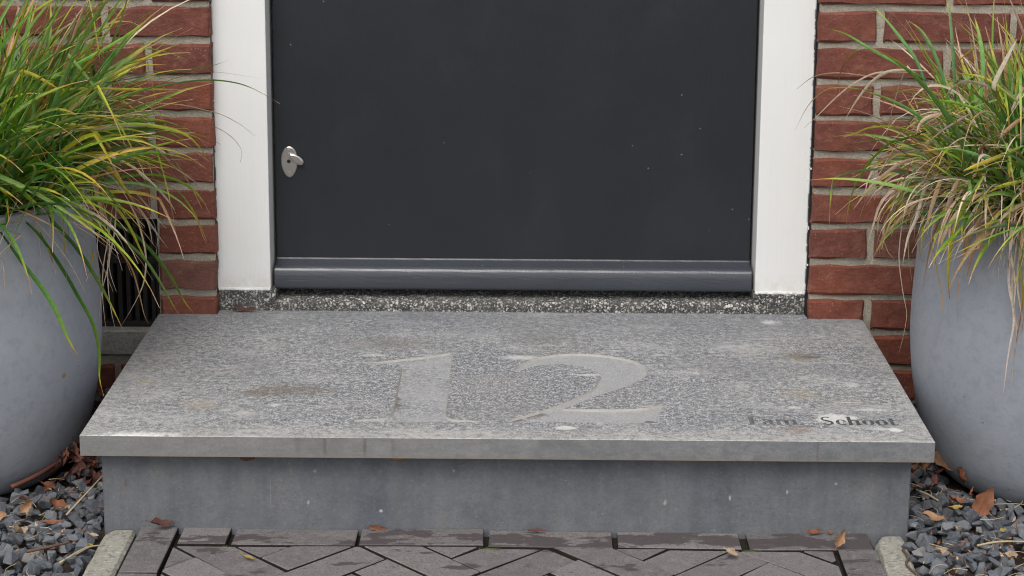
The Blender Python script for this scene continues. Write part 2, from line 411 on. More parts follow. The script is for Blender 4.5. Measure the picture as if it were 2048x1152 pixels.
def m_pot():
    n = NT('grey_fibre_clay')
    c = n.mix(n.ramp(n.noise(5, 5, .6), [(.32, 0), (.7, 1)]), (.265, .288, .325), (.305, .322, .352))
    c = n.mix(n.ramp(n.noise(1.0, 4, .6, n.scaled((24, 24, 3))), [(.5, 0), (.8, .3)]), c, (.345, .358, .378))
    c = n.mix(n.ramp(n.noise(60, 5, .7), [(.36, .5), (.52, 0)]), c, (.215, .235, .26))
    c = n.mix(n.ramp(n.noise(9, 6, .72, n.scaled((1, 1, .7), None, (4, 4, 1))), [(.52, 0), (.74, .4)]), c, (.37, .385, .405))
    scr = n.ramp(n.noise(1.0, 6, .8, n.scaled((45, 45, 9), None, (2, 7, 3)), 1.2), [(.62, 0), (.70, .4)])
    c = n.mix(scr, c, (.17, .185, .205))
    m = n.math('MULTIPLY', n.ramp(n.voro(34), [(.03, .9), (.055, 0)]), n.ramp(n.noise(8, 2), [(.5, 0), (.58, 1)]))
    c = n.mix(m, c, (.09, .085, .075))
    m = n.math('MULTIPLY', n.ramp(n.voro(50, n.scaled((1, 1, .5), None, (3, 1, 2))), [(.03, .8), (.06, 0)]), n.ramp(n.noise(7, 2, .5, n.scaled((1, 1, 1), None, (9, 1, 2))), [(.5, 0), (.58, 1)]))
    c = n.mix(m, c, (.36, .375, .39))
    c = n.mix(n.spot((-.672, -.43, .03), (1.4, 0, .8), .0045, .5, n.noise(120, 3)), c, (.26, .19, .06))
    return n.done(c, .62, n.bump(n.noise(120, 4, .6), .0012, .4), .35)
def m_gravel():
    n = NT('basalt_chippings')
    base = n.ramp(n.rnd(), [(0, (.050, .056, .066)), (.4, (.088, .096, .110)), (.75, (.125, .134, .148)), (.93, (.18, .185, .195)), (1, (.20, .185, .16))])
    c = n.mix(n.ramp(n.noise(120, 4, .7), [(.35, 0), (.75, .6)]), base, (.20, .208, .22))
    c = n.mix(n.ramp(n.noise(700, 3, .7), [(.35, .5), (.5, 0)]), c, (.06, .065, .075))
    return n.done(c, .85, n.bump(n.noise(240, 4, .7), .002, .6), .3)
def m_soil(name='soil', a=(.034, .026, .021), b=(.065, .046, .034)):
    n = NT(name)
    return n.done(n.mix(n.noise(90, 5, .7), a, b), .95, n.bump(n.noise(150, 5, .75), .006, 1.0), .15)
def m_blade():
    n = NT('blade')
    a = n.n('ShaderNodeAttribute', attribute_name='tint').outputs['Color']
    c = n.mix(n.ramp(n.noise(160, 3, .6), [(.35, .25), (.6, 0)]), a, (.04, .05, .015), 'MULTIPLY')
    n.done(c, .48, None, .4)
    tr = n.n('ShaderNodeBsdfTranslucent'); n.put(tr.inputs['Color'], c)
    ms = n.n('ShaderNodeMixShader'); ms.inputs[0].default_value = .2
    n.t.links.new(n.b.outputs[0], ms.inputs[1]); n.t.links.new(tr.outputs[0], ms.inputs[2]); n.t.links.new(ms.outputs[0], n.out.inputs['Surface'])
    return n.m
def m_leaf(name, a, b):
    n = NT(name)
    tc = n.n('ShaderNodeTexCoord').outputs['Object']
    c = n.mix(n.ramp(n.noise(70, 4, .7), [(.35, 0), (.7, 1)]), a, b)
    x, y, z = n.xyz(tc)
    vein = n.ramp(n.math('ABSOLUTE', y), [(.0006, .6), (.0016, 0)])
    c = n.mix(vein, c, tuple(v*.5 for v in a))
    return n.done(c, .7, n.bump(n.noise(300, 3, .6), .001, .5), .3)
def m_plain(name, col, rough, metal=0.0, var=.25):
    n = NT(name)
    n.b.inputs['Metallic'].default_value = metal
    c = n.mix(n.ramp(n.noise(60, 4, .65), [(.35, 0), (.7, 1)]), col, tuple(v*(1-var) for v in col))
    return n.done(c, rough, n.bump(n.noise(300, 3, .6), .0006, .4))
M_BRICK, M_MORTAR, M_WHITE = m_brick(), m_mortar(), m_white()
M_SILL = m_mortar('cement_sill', (.52, .49, .43), (.36, .335, .29))
M_DOOR = m_door('anthracite_paint', (.0138, .0164, .0200), .36, .0006)
M_RAIL = m_door('glossy_anthracite_paint', (.032, .037, .046), .24, .0005)
M_RAIL.node_tree.nodes['Principled BSDF'].inputs['Specular IOR Level'].default_value = .6
M_TERR, M_SLAB, M_ENG, M_RIM, M_LET = m_terrazzo(), m_slab(), m_engrave(), m_engrave_rim(), m_letters()
M_EDGE = m_stone('honed_slab_edge', (.155, .160, .168), (.21, .213, .217), .5, True)
M_BASE = m_stone('blue_stone', (.100, .110, .128), (.150, .153, .158), .3)
M_PAVER, M_KERB, M_POT, M_GRAVEL, M_SOIL = m_paver(), m_kerb(), m_pot(), m_gravel(), m_soil()
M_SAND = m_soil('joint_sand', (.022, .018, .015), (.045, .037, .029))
M_BLADE = m_blade()
M_VENT = m_plain('dark_brown_plastic', (.022, .018, .016), .7)
M_VOID = m_plain('dark_cavity', (.012, .011, .010), .95)  # near-black block for the dark hollow behind the vent slats
M_STEEL = m_plain('brushed_steel', (.58, .55, .51), .30, 1.0, .12)
M_BLACK = m_plain('black_seal_and_shadow', (.012, .012, .014), .6)
# ------------------------------------------------------------------ ground
ZG = -0.150
bm = bmesh.new(); bmesh.ops.create_grid(bm, x_segments=1, y_segments=1, size=90)
for v in bm.verts: v.co.z = -.178
tag(link('ground', to_mesh(bm), m_plain('street_ground', (.17, .162, .155), .95)), kind='structure')

# ------------------------------------------------------------------ wall with single bricks
rng = random.Random(4)
TOP0, PITCH, BH = .03135, .0625, .0505
wall = empty('brick_wall', (0, 0, -.17), 'red brick house wall with grey mortar joints on both sides of the dark door', 'wall')
def brick_mesh(L, seed, D=.06):
    """front face is a small grid with uneven edges"""
    r = random.Random(seed)
    nx = 7 if L > .15 else 4
    bm = bmesh.new()
    rows = []
    zs = (0, .003, BH*.5, BH-.003, BH)
    xs = [0, .003]+[L*(i+1)/(nx-1) for i in range(nx-2)]+[L-.003, L]
    for iz, z in enumerate(zs):
        row = []
        for ix, x in enumerate(xs):
            ed = iz in (0, 4) or ix in (0, len(xs)-1)
            y = .0038+r.uniform(0, .002) if ed else r.uniform(-.0006, .0012)
            dz = r.uniform(-.0024, .0024) if iz in (0, 1, 3, 4) else 0
            dx = r.uniform(-.0016, .0016) if ix in (0, 1, len(xs)-2, len(xs)-1) else 0
            if r.random() < .05 and ed: y += .004
            row.append(bm.verts.new((x+dx, y, z+dz)))
        rows.append(row)
    for a, b in zip(rows, rows[1:]):
        for i in range(len(xs)-1): bm.faces.new((a[i], a[i+1], b[i+1], b[i]))
    rim = rows[0]+[rw[-1] for rw in rows[1:]]+rows[-1][-2::-1]+[rw[0] for rw in rows[-2:0:-1]]
    back = [bm.verts.new((v.co.x, D, v.co.z)) for v in rim]
    for i in range(len(rim)):
        j = (i+1) % len(rim); bm.faces.new((rim[i], rim[j], back[j], back[i]))
    me = to_mesh(bm, 'brick')
    me.materials.append(M_BRICK)
    return me
_cache = {}
def brick(x0, x1, row):
    L = round(x1-x0, 3)
    key = (L, rng.randrange(6))
    if key not in _cache: _cache[key] = brick_mesh(L, hash(key) % 10007)
    o = bpy.data.objects.new('brick', _cache[key]); COL.objects.link(o)
    o.parent = wall; o.matrix_parent_inverse = Matrix.Translation(-wall.location)
    o.location = (x0, rng.uniform(-.0012, .0012), TOP0+row*PITCH-BH+rng.uniform(-.001, .001))
    o.rotation_euler = (0, rng.uniform(-.004, .004), rng.uniform(-.004, .004))
far = bmesh.new()
VX0, VX1, VZ0, VZ1 = -.802, -.6085, -.031, .1665      # the air brick opening
XE = 2.2
for row in range(-3, 39):
    z1 = TOP0+row*PITCH
    # right of the door
    x = .5090
    first = True
    while x < XE:
        L = .2085
        if first: L = .0955 if row % 2 == 0 else .2095
        first = False
        if x < 1.15 and z1 < .72: brick(x, x+L, row)
        else: box_bm(x, x+L, .001, .06, z1-BH, z1, 0, 1, far)
        x += L+.0135
    x = -.5093
    first = True
    while x > -XE:
        L = .2085
        if first: L = .0975 if row % 2 else .1690
        if first and row in (0, 1, 2): L = .0968
        first = False
        a, b = x-L, x
        x -= L+.0140
        if row in (0, 1, 2) and b > VX0 and a < VX1:
            if a < VX0-.05: a, b = a, VX0-.004
            else: continue
        if row == -1 and b > VX0 and a < VX1-.02:
            a, b = VX0-.3, VX0-.01
            x = a-.014
        if a > -1.2 and z1 < .72: brick(a, b, row)
        else: box_bm(a, b, .001, .06, z1-BH, z1, 0, 1, far)
for row in range(35, 39):                              # courses above the door
    z1 = TOP0+row*PITCH
    x = -.49
    while x < .5:
        box_bm(x, min(x+.2085, .505), .001, .06, z1-BH, z1, 0, 1, far); x += .222
o = part('upper_brickwork', to_mesh(far), M_BRICK, wall); tag(o, kind='stuff')
mm = bmesh.new()
def mortar_box(x0, x1, z0, z1, y0=.0065): box_bm(x0, x1, y0, .26, z0, z1, 0, 1, mm)
mortar_box(.5105, XE, -.17, 2.46)
mortar_box(-XE, VX0, -.17, 2.46)
mortar_box(VX1, -.5108, -.17, 2.46)
mortar_box(VX0, VX1, VZ1, 2.46)
mortar_box(VX0, VX1, -.17, -.078)
mortar_box(-.5108, .5105, 2.20, 2.46, .0068)
part('mortar', to_mesh(mm), M_MORTAR, wall)
s_ = box_bm(VX0-.004, VX1+.002, .001, .20, -.0768, VZ0, .003)
part('vent_sill', to_mesh(s_), M_SILL, wall)

# ------------------------------------------------------------------ air vent
vent = empty('air_vent', ((VX0+VX1)/2, .03, VZ0), 'dark slotted ventilation grille set in the brick wall behind the left planter', 'vent')
fr = bmesh.new()
e = .009
for a in ((VX0, VX1, .022, .06, VZ0, VZ0+e), (VX0, VX1, .022, .06, VZ1-e, VZ1), (VX0, VX0+e, .0222, .06, VZ0+e, VZ1-e), (VX1-e, VX1, .0222, .06, VZ0+e, VZ1-e), (VX0+e, VX1-e, .024, .06, .082, .094)):
    box_bm(*a, .001, 1, fr)
part('frame', to_mesh(fr), M_VENT, vent)
part('cavity', to_mesh(box_bm(VX0+.001, VX1-.001, .075, .11, VZ0+.001, VZ1-.001)), M_VOID, vent)
xs = VX0+e+.010
while xs < VX1-e-.005:
    for z0, z1 in ((VZ0+e, .082), (.094, VZ1-e)):
        part('slat', to_mesh(box_bm(xs-.0035, xs+.0035, .027, .06, z0, z1)), M_VENT, vent)
    xs += .0145

# ------------------------------------------------------------------ door frame, threshold, door
frame = empty('door_frame', (0, .08, .037), 'white painted wooden door frame around the dark door', 'door frame')
JL, JR = (-.5098, -.4190), (.4192, .5062)
for (a, b) in (JL, JR):
    bm = box_bm(a, b, .025, .14, .0375, 2.2, .0022, 2)
    j = part('jamb', to_mesh(bm), M_WHITE, frame)
    # ragged lip of old paint at the foot
    r = random.Random(int(a*1000))
    bm = bmesh.new(); N = 26; rings = []
    for i in range(N+1):
        x = a+.001+(b-a-.002)*i/N
        t = .0032+r.uniform(-.0016, .0022)
        rings.append([bm.verts.new(p) for p in ((x, .0228+r.uniform(-.0006, .001), .0402), (x, .0222+r.uniform(-.0006, .0008), .0376), (x, .0245, .0376-t), (x, .031, .0376-t*.8), (x, .031, .0402))])
    for p, q in zip(rings, rings[1:]):
        for i in range(5): bm.faces.new((p[i], p[(i+1) % 5], q[(i+1) % 5], q[i]))
    bm.faces.new(rings[0]); bm.faces.new(rings[-1])
    part('paint_lip', to_mesh(bm), M_WHITE, frame)
part('rebate', to_mesh(box_bm(-.4189, -.395, .122, .1395, .03, 2.2)), M_BLACK, frame)  # black on both rebates paints the shadow in the gap beside the door
part('rebate', to_mesh(box_bm(.395, .4191, .122, .1395, .03, 2.2)), M_BLACK, frame)
part('head', to_mesh(box_bm(-.4188, .4190, .026, .139, 2.115, 2.199, .002, 1)), M_WHITE, frame)
# ragged sealant line between frame and brick
for x0, x1 in ((-.5116, -.5099), (.5063, .5098)):
    part('sealant', to_mesh(box_bm(x0, x1, .016, .05, .0, 2.2)), M_BLACK, frame)
for side, xa in ((-1, -.5103), (1, .5061)):
    bm = bmesh.new(); r = random.Random(7+side); z = .04
    while z < 1.0:
        h = r.choice((r.uniform(.001, .006), r.uniform(.004, .03))); w = r.uniform(.0002, .0012)
        if r.random() < .8:
            box_bm(xa-w if side > 0 else xa-.0004, xa+.0006 if side > 0 else xa+w, .0225, .0262, z, z+h, 0, 1, bm)
            if r.random() < .12: box_bm(xa-.0004, xa+r.uniform(.001, .0024), .0145, .0165, z, z+h*.6, 0, 1, bm)
        z += h+r.uniform(.0003, .004)
    part('paint_edge', to_mesh(bm), M_WHITE, frame)

thr = empty('door_threshold', (0, .06, 0), 'speckled black and white terrazzo threshold under the dark door', 'threshold')
r = random.Random(3)
prof = [(.0245, -.02), (.0240, .009), (.0252, .0140), (.0285, .0172), (.034, .0184), (.060, .0205), (.080, .0235), (.135, .0245), (.135, -.02)]
part('sill', to_mesh(extrude_x(prof, -.4105, .4165, 60, .0007, r)), M_TERR, thr)
for a, b in ((-.5092, -.4103), (.4163, .5060)):
    part('plinth', to_mesh(box_bm(a, b, .0225, .135, -.02, .0366, .0025, 2)), M_TERR, thr)

door = empty('front_door', (0, .095, .03), 'dark anthracite front door with glossy weather bar and oval lock plate', 'door')
part('panel', to_mesh(box_bm(-.4135, .4145, .075, .115, .033, 2.11, .0012, 1)), M_DOOR, door)
ctrl = [(.0765, .0828), (.0748, .0818), (.0738, .0798), (.0722, .0790)]+[tuple(p) for p in catmull([(.0530, .0746), (.0490, .0737), (.0445, .0715), (.0412, .0675), (.0392, .0610), (.0380, .0530), (.0372, .0450), (.0374, .0385), (.0395, .0352)], 4)]+[(.0765, .0350)]
part('weather_bar', to_mesh(extrude_x(ctrl, -.4140, .4148, 50, .00006, random.Random(2))), M_RAIL, door, smooth=False)
def oval_bm(cx, cz, y0, y1, pts, bev=0.0):
    bm = bmesh.new()
    k = len(pts)
    a = [bm.verts.new((cx+x, y1, cz+z)) for x, z in pts]
    b = [bm.verts.new((cx+x, y0+bev, cz+z)) for x, z in pts]
    c = [bm.verts.new((cx+x*.90, y0, cz+z*.93)) for x, z in pts]
    for p, q in ((a, b), (b, c)):
        for i in range(k): bm.faces.new((p[i], p[(i+1) % k], q[(i+1) % k], q[i]))
    bm.faces.new(c); bm.faces.new(a)
    return bm
LX, LZ = -.3888, .2545
egg = [(math.sin(t)*.0142*(1+.10*math.cos(t)), math.cos(t)*.0272-.001) for t in [i*2*math.pi/36 for i in range(36)]]
plate = part('lock_plate', to_mesh(oval_bm(LX, LZ, .0712, .0752, egg, .0012)), M_STEEL, door)
def disc(cx, cz, y, r, d=.001, nn=16): return oval_bm(cx, cz, y, y+d, [(math.sin(i*2*math.pi/nn)*r, math.cos(i*2*math.pi/nn)*r) for i in range(nn)], d*.5)
for zz in (.0190, -.0205):
    o = link('screw', to_mesh(disc(LX-.0005, LZ+zz, .0702, .0028)), M_STEEL, plate)
o = link('keyhole', to_mesh(disc(LX-.0008, LZ+.0005, .0708, .0034, .0006)), M_BLACK, plate)
tear = []
for i in range(30):
    t = i*2*math.pi/30
    tear.append((math.cos(t)*.0150, math.sin(t)*.0066*(1+.18*math.cos(t))))
ca, sa = math.cos(rad(-33)), math.sin(rad(-33))
tear = [(ca*x-sa*z+.0118, sa*x+ca*z+.0052) for x, z in tear]
bm = bmesh.new(); k = 30
A = [bm.verts.new((LX+x, .0700, LZ+z)) for x, z in tear]
B = [bm.verts.new((LX+x, .0676, LZ+z)) for x, z in tear]
mx = sum(x for x, z in tear)/k; mz = sum(z for x, z in tear)/k
Cc = [bm.verts.new((LX+mx+(x-mx)*.72, .0660, LZ+mz+(z-mz)*.72)) for x, z in tear]
for p, q in ((A, B), (B, Cc)):
    for i in range(k): bm.faces.new((p[i], p[(i+1) % k], q[(i+1) % k], q[i]))
bm.faces.new(Cc); bm.faces.new(A)
link('keyhole_cover', to_mesh(bm), M_STEEL, plate)
link('pivot', to_mesh(disc(LX+.0005, LZ+.0125, .0655, .0032, .0055)), M_STEEL, plate)

# ------------------------------------------------------------------ stone step
step = empty('stone_step', (0, -.29, ZG), 'grey granite doorstep with carved number 12 on a blue stone base', 'step')
SL, SR, SD, ST = -.6099, .6026, .600, .0308
outline = [(SL, -SD), (SR, -SD), (SR, -.008), (SR-.010, -.0005), (.5082, -.0005), (.5060, .07), (-.5085, .07), (-.5088, -.0005), (SL, -.0005)]
one = [(-.239, -.2635)]+[tuple(p) for p in catmull([(-.239, -.2635), (-.205, -.2535), (-.170, -.240), (-.130, -.2235), (-.095, -.204)], 4)][1:] + \
      [(-.0945, -.35)]+[tuple(p) for p in catmull([(-.094, -.495), (-.0905, -.514), (-.076, -.5235), (-.042, -.527)], 4)] + \
      [(-.042, -.534), (-.13, -.534), (-.227, -.534), (-.227, -.527)]+[tuple(p) for p in catmull([(-.227, -.527), (-.195, -.5225), (-.178, -.513), (-.1725, -.492)], 4)][1:] + \
      [(-.1728, -.38)]+[tuple(p) for p in catmull([(-.173, -.288), (-.176, -.272), (-.19, -.2665), (-.239, -.2655)], 4)][:-1]
two = [tuple(p) for p in catmull([(.003, -.294), (.012, -.268), (.035, -.236), (.062, -.217), (.092, -.207), (.122, -.2075), (.149, -.214), (.178, -.227), (.198, -.245), (.211, -.266), (.215, -.289), (.211, -.314), (.198, -.341), (.173, -.372), (.141, -.404), (.110, -.437), (.079, -.472)], 4)] + \
      [tuple(p) for p in catmull([(.120, -.4735), (.152, -.473), (.180, -.470), (.204, -.464), (.219, -.455), (.231, -.442)], 3)] + \
      [(.2215, -.485), (.210, -.531), (.10, -.5315), (-.007, -.531)] + \
      [tuple(p) for p in catmull([(.005, -.516), (.035, -.492), (.066, -.462), (.094, -.430), (.115, -.401), (.128, -.372), (.134, -.343), (.1385, -.322), (.137, -.308), (.131, -.291), (.119, -.278), (.101, -.267), (.080, -.261), (.060, -.263), (.041, -.271), (.025, -.283), (.010, -.298)], 4)]
def area(p): return sum(p[i-1][0]*p[i][1]-p[i][0]*p[i-1][1] for i in range(len(p)))/2
if area(one) > 0: one = one[::-1]
if area(two) > 0: two = two[::-1]
c = .0009
inner = [(SL+c, -SD+c), (SR-c, -SD+c), (SR-c, -.008), (SR-.0105, -.0012), (.5082, -.0012), (.5060, .07), (-.5085, .07), (-.5088, -.0012), (SL+c, -.0012)]
def fill(bm, loops, z, mat=0):
    vs_ = [[bm.verts.new((p[0], p[1], z)) for p in L] for L in loops]
    flat = [v for L in vs_ for v in L]
    tri = tessellate_polygon([[Vector((p[0], p[1], 0)) for p in L] for L in loops])
    for t in tri:
        try:
            f = bm.faces.new([flat[i] for i in t]); f.material_index = mat
        except ValueError: pass
    for f in bm.faces: f.normal_update()
    return vs_
bm = bmesh.new()
V = fill(bm, [inner, one, two], 0.0)
for f in bm.faces:
    if f.normal.z < 0: f.normal_flip()
k = len(outline)
lo = [bm.verts.new((x, y, -c)) for x, y in outline]
bt = [bm.verts.new((x, y, -ST)) for x, y in outline]
for a, b, mi in ((V[0], lo, 0), (lo, bt, 1)):
    for i in range(k):
        f = bm.faces.new((a[i], b[i], b[(i+1) % k], a[(i+1) % k])); f.material_index = mi
f = bm.faces.new(bt[::-1]); f.material_index = 1
me = bpy.data.meshes.new('tread'); bm.normal_update(); bm.to_mesh(me); bm.free()
tread = part('tread_slab', me, [M_SLAB, M_EDGE], step)
for nm, L in (('1', one), ('2', two)):
    bm = bmesh.new()
    Li = []
    for i in range(len(L)):
        p0, p1, p2 = Vector(L[i-1]), Vector(L[i]), Vector(L[(i+1) % len(L)])
        e1 = (p1-p0).normalized(); e2 = (p2-p1).normalized()
        m = Vector((e1.y, -e1.x))+Vector((e2.y, -e2.x))
        m = m.normalized() if m.length > .1 else Vector((0, 0))
        Li.append(p1+m*.0019)
    fl = fill(bm, [Li], -.0032, 0)[0]
    for f in bm.faces:
        if f.normal.z < 0: f.normal_flip()
    up = [bm.verts.new((p[0], p[1], -.00005)) for p in L]
    for i in range(len(L)):
        f = bm.faces.new((fl[i], fl[(i+1) % len(L)], up[(i+1) % len(L)], up[i])); f.material_index = 1
    me = bpy.data.meshes.new('digit'); bm.to_mesh(me); bm.free()
    d = link('carved_digit', me, [M_ENG, M_RIM], tread)
    d['label'] = 'carved digit %s with a smooth sunken face' % nm
# inscription in worn black letters: each letter from stems, bowls and serifs (unit: x-height 1)
def bar(x0, y0, x1, y1, w0, w1=None):
    w1 = w0 if w1 is None else w1
    return [(x0-w0/2, y0), (x0+w0/2, y0), (x1+w1/2, y1), (x1-w1/2, y1)]
def ring(cx, cy, rx, ry, a0, a1, thick, thin, nseg=14):
    out, inn = [], []
    for i in range(nseg+1):
        t = a0+(a1-a0)*i/nseg
        w = thin+(thick-thin)*abs(math.cos(t))**1.3
        out.append((cx+rx*math.cos(t), cy+ry*math.sin(t)))
        inn.append((cx+(rx-w)*math.cos(t), cy+(ry-thin)*math.sin(t)))
    return [(out[i], out[i+1], inn[i+1], inn[i]) for i in range(nseg)]
pi = math.pi
GL = {
 'F': (1.05, [bar(.28, 0, .28, 1.55, .34), [(.28, 1.40), (1.0, 1.40), (1.0, 1.55), (.28, 1.55)], [(.9, 1.15), (1.0, 1.15), (1.0, 1.45), (.9, 1.45)], [(.4, .72), (.78, .72), (.78, .86), (.4, .86)], [(0, 0), (.6, 0), (.6, .09), (0, .09)]]),
 'a': (1.0, [bar(.70, .05, .66, .75, .28), [(.6, 0), (1.0, 0), (.95, .12), (.6, .14)]]+ring(.42, .28, .38, .30, pi*.45, pi*1.75, .26, .10)+ring(.46, .66, .38, .34, .1, pi*.9, .22, .12)),
 'm': (1.75, [bar(.25, 0, .25, .95, .29), bar(.85, 0, .85, .85, .29), bar(1.45, 0, 1.45, .85, .29), [(.0, .86), (.3, .86), (.3, 1.0), (.0, .95)], [(.05, 0), (.48, 0), (.48, .08), (.05, .08)], [(.66, 0), (1.06, 0), (1.06, .08), (.66, .08)], [(1.26, 0), (1.7, 0), (1.7, .08), (1.26, .08)]]+ring(.62, .62, .37, .38, .1, pi*.8, .28, .14)+ring(1.22, .62, .37, .38, .1, pi*.8, .28, .14)),
 '.': (.45, [bar(.2, 0, .2, .22, .26)]),
 'S': (1.15, ring(.52, 1.14, .45, .42, .25*pi, 1.35*pi, .20, .12)+ring(.52, .42, .48, .44, -.85*pi, .45*pi, .26, .12)+[[(.18, .92), (.42, .98), (.88, .62), (.66, .50)]]),
 'c': (.95, ring(.5, .5, .46, .52, .28*pi, 1.72*pi, .30, .11)+[bar(.78, .66, .76, .86, .2)]),
 'h': (1.2, [bar(.26, 0, .26, 1.6, .30), bar(.86, 0, .86, .8, .30), [(0, 1.5), (.3, 1.5), (.3, 1.62), (0, 1.58)], [(.05, 0), (.5, 0), (.5, .08), (.05, .08)], [(.64, 0), (1.12, 0), (1.12, .08), (.64, .08)]]+ring(.62, .60, .38, .40, .05, pi*.8, .30, .14)),
 'o': (1.08, ring(.52, .5, .49, .53, 0, 2*pi, .32, .09, 22)),
 't': (.72, [bar(.30, .1, .30, 1.3, .29), [(.02, .88), (.62, .88), (.62, 1.0), (.02, 1.0)]]+ring(.5, .2, .35, .2, pi*1.0, pi*1.9, .28, .10)),
}
def put_word(word, x0, x1, y0, xh):
    tot = sum(GL[ch][0] for ch in word)
    sx = (x1-x0)/tot
    x = x0
    for q, ch in enumerate(word):
        w, polys = GL[ch]
        bm = bmesh.new()
        for i, P in enumerate(polys):
            z = .00025+.00004*(i % 5)
            vs_ = [bm.verts.new((x+px*sx, y0+py*xh, z)) for px, py in P]
            f = bm.faces.new(vs_); f.normal_update()
            if f.normal.z < 0: f.normal_flip()
        me = bpy.data.meshes.new('letter'); bm.to_mesh(me); bm.free()
        link('letter', me, M_LET, tread)
        x += w*sx
put_word('Fam.', .3465, .4285, -.5335, .0215)
put_word('Schoot', .4530, .5640, -.5325, .0215)
part('base_block', to_mesh(box_bm(-.5865, .577, -.572, -.001, -.176, -.0312, .0020, 1)), M_BASE, step)

# ------------------------------------------------------------------ paving
rng = random.Random(11)
bm = bmesh.new()
vs_ = [bm.verts.new(p) for p in ((-.5365, -2.2, -.1605), (.522, -2.2, -.1605), (.522, -.5722, -.1605), (-.5365, -.5722, -.1605))]
bm.faces.new(vs_)
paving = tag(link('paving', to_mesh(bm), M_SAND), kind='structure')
def paver(poly, tilt=True, z=ZG):
    n_ = len(poly)
    cx = sum(p[0] for p in poly)/n_; cy = sum(p[1] for p in poly)/n_
    if area(poly) < 0: poly = poly[::-1]
    ch = .0013
    cen = Vector((cx, cy))
    ins = []
    for i in range(n_):
        p0, p1, p2 = Vector(poly[i-1]), Vector(poly[i]), Vector(poly[(i+1) % n_])
        e1 = (p1-p0).normalized(); e2 = (p2-p1).normalized()
        n1 = Vector((-e1.y, e1.x)); n2 = Vector((-e2.y, e2.x))
        m = (n1+n2)
        m = m/max(.5, m.dot(n1)) if m.length > 1e-6 else n1
        ins.append(p1+m*ch)
    bm = bmesh.new()
    j = lambda s: rng.uniform(-s, s)
    top = [bm.verts.new((p.x-cx+j(.0005), p.y-cy+j(.0005), 0)) for p in ins]
    mid = [bm.verts.new((p[0]-cx+j(.0007), p[1]-cy+j(.0007), -ch)) for p in poly]
    bot = [bm.verts.new((p[0]-cx, p[1]-cy, -.045)) for p in poly]
    bm.faces.new(top)
    for a, b in ((top, mid), (mid, bot)):
        for i in range(n_):
            f = bm.faces.new((b[i], b[(i+1) % n_], a[(i+1) % n_], a[i]))
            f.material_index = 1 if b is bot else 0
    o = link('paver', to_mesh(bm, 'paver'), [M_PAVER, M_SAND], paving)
    o.location = (cx+rng.uniform(-.0008, .0008), cy+rng.uniform(-.0008, .0008), z+rng.uniform(-.0016, .0016))
    if tilt: o.rotation_euler = (rng.uniform(-.014, .014), rng.uniform(-.012, .012), rng.uniform(-.008, .008))
def quad(x0, x1, y0, y1): return [(x0, y0), (x1, y0), (x1, y1), (x0, y1)]
ROWY = (-.6285, -.5728)
jx = [-.4725, -.3985, -.2155, -.0320, .1520, .3365, .5185]
gaps = [0, .0055, .0045, .0060, .0050, .0095, 0]
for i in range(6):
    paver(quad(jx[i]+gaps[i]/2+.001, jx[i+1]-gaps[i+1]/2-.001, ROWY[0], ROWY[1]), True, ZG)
y = -.5728
for i in range(6):
    paver(quad(-.5335, -.4800, y-.157+.0015, y), True, ZG+.001); y -= .160
y = -.6350
for i in range(6):
    paver(quad(.4650, .5185, y-.185+.0015, y), True, ZG); y -= .188
def clip(poly, inside, inter):
    out = []
    for i in range(len(poly)):
        a, b = poly[i-1], poly[i]
        if inside(b):
            if not inside(a): out.append(inter(a, b))
            out.append(b)
        elif inside(a): out.append(inter(a, b))
    return out
def clip_box(poly, x0, x1, y0, y1):
    for ax, lim, sg in ((0, x0, 1), (0, x1, -1), (1, y0, 1), (1, y1, -1)):
        if not poly: return poly
        ins = lambda p: (p[ax]-lim)*sg >= 0
        def inter(a, b):
            t = (lim-a[ax])/(b[ax]-a[ax])
            return (a[0]+(b[0]-a[0])*t, a[1]+(b[1]-a[1])*t)
        poly = clip(poly, ins, inter)
    return poly
W_, L_ = .0628, .1884                                  # 3:1 herringbone at 45 degrees
g_ = .0021
R2 = math.sqrt(.5)
ox, oy = -.036, -.630
for i in range(-40, 41):
    for j in range(-14, 15):
        for kind in (0, 1):
            # herringbone lattice: translations (W,W) and (L,-L) style in brick axes
            bx = i*W_+j*L_
            by = i*W_-j*L_
            if kind == 0: p = [(bx+g_, by+g_), (bx+L_-g_, by+g_), (bx+L_-g_, by+W_-g_), (bx+g_, by+W_-g_)]
            else: p = [(bx+g_, by+W_+g_), (bx+W_-g_, by+W_+g_), (bx+W_-g_, by+W_+L_-g_), (bx+g_, by+W_+L_-g_)]
            q = [(ox+(x-yy)*R2, oy+(x+yy)*R2) for x, yy in p]
            q = clip_box(q, -.4738, .4585, -1.45, -.6362)
            if len(q) >= 3 and abs(area(q)) > .00022:
                # drop doubled corners
                qq = [p_ for n_, p_ in enumerate(q) if (Vector(p_)-Vector(q[n_-1])).length > .002]
                if len(qq) >= 3: paver(qq)

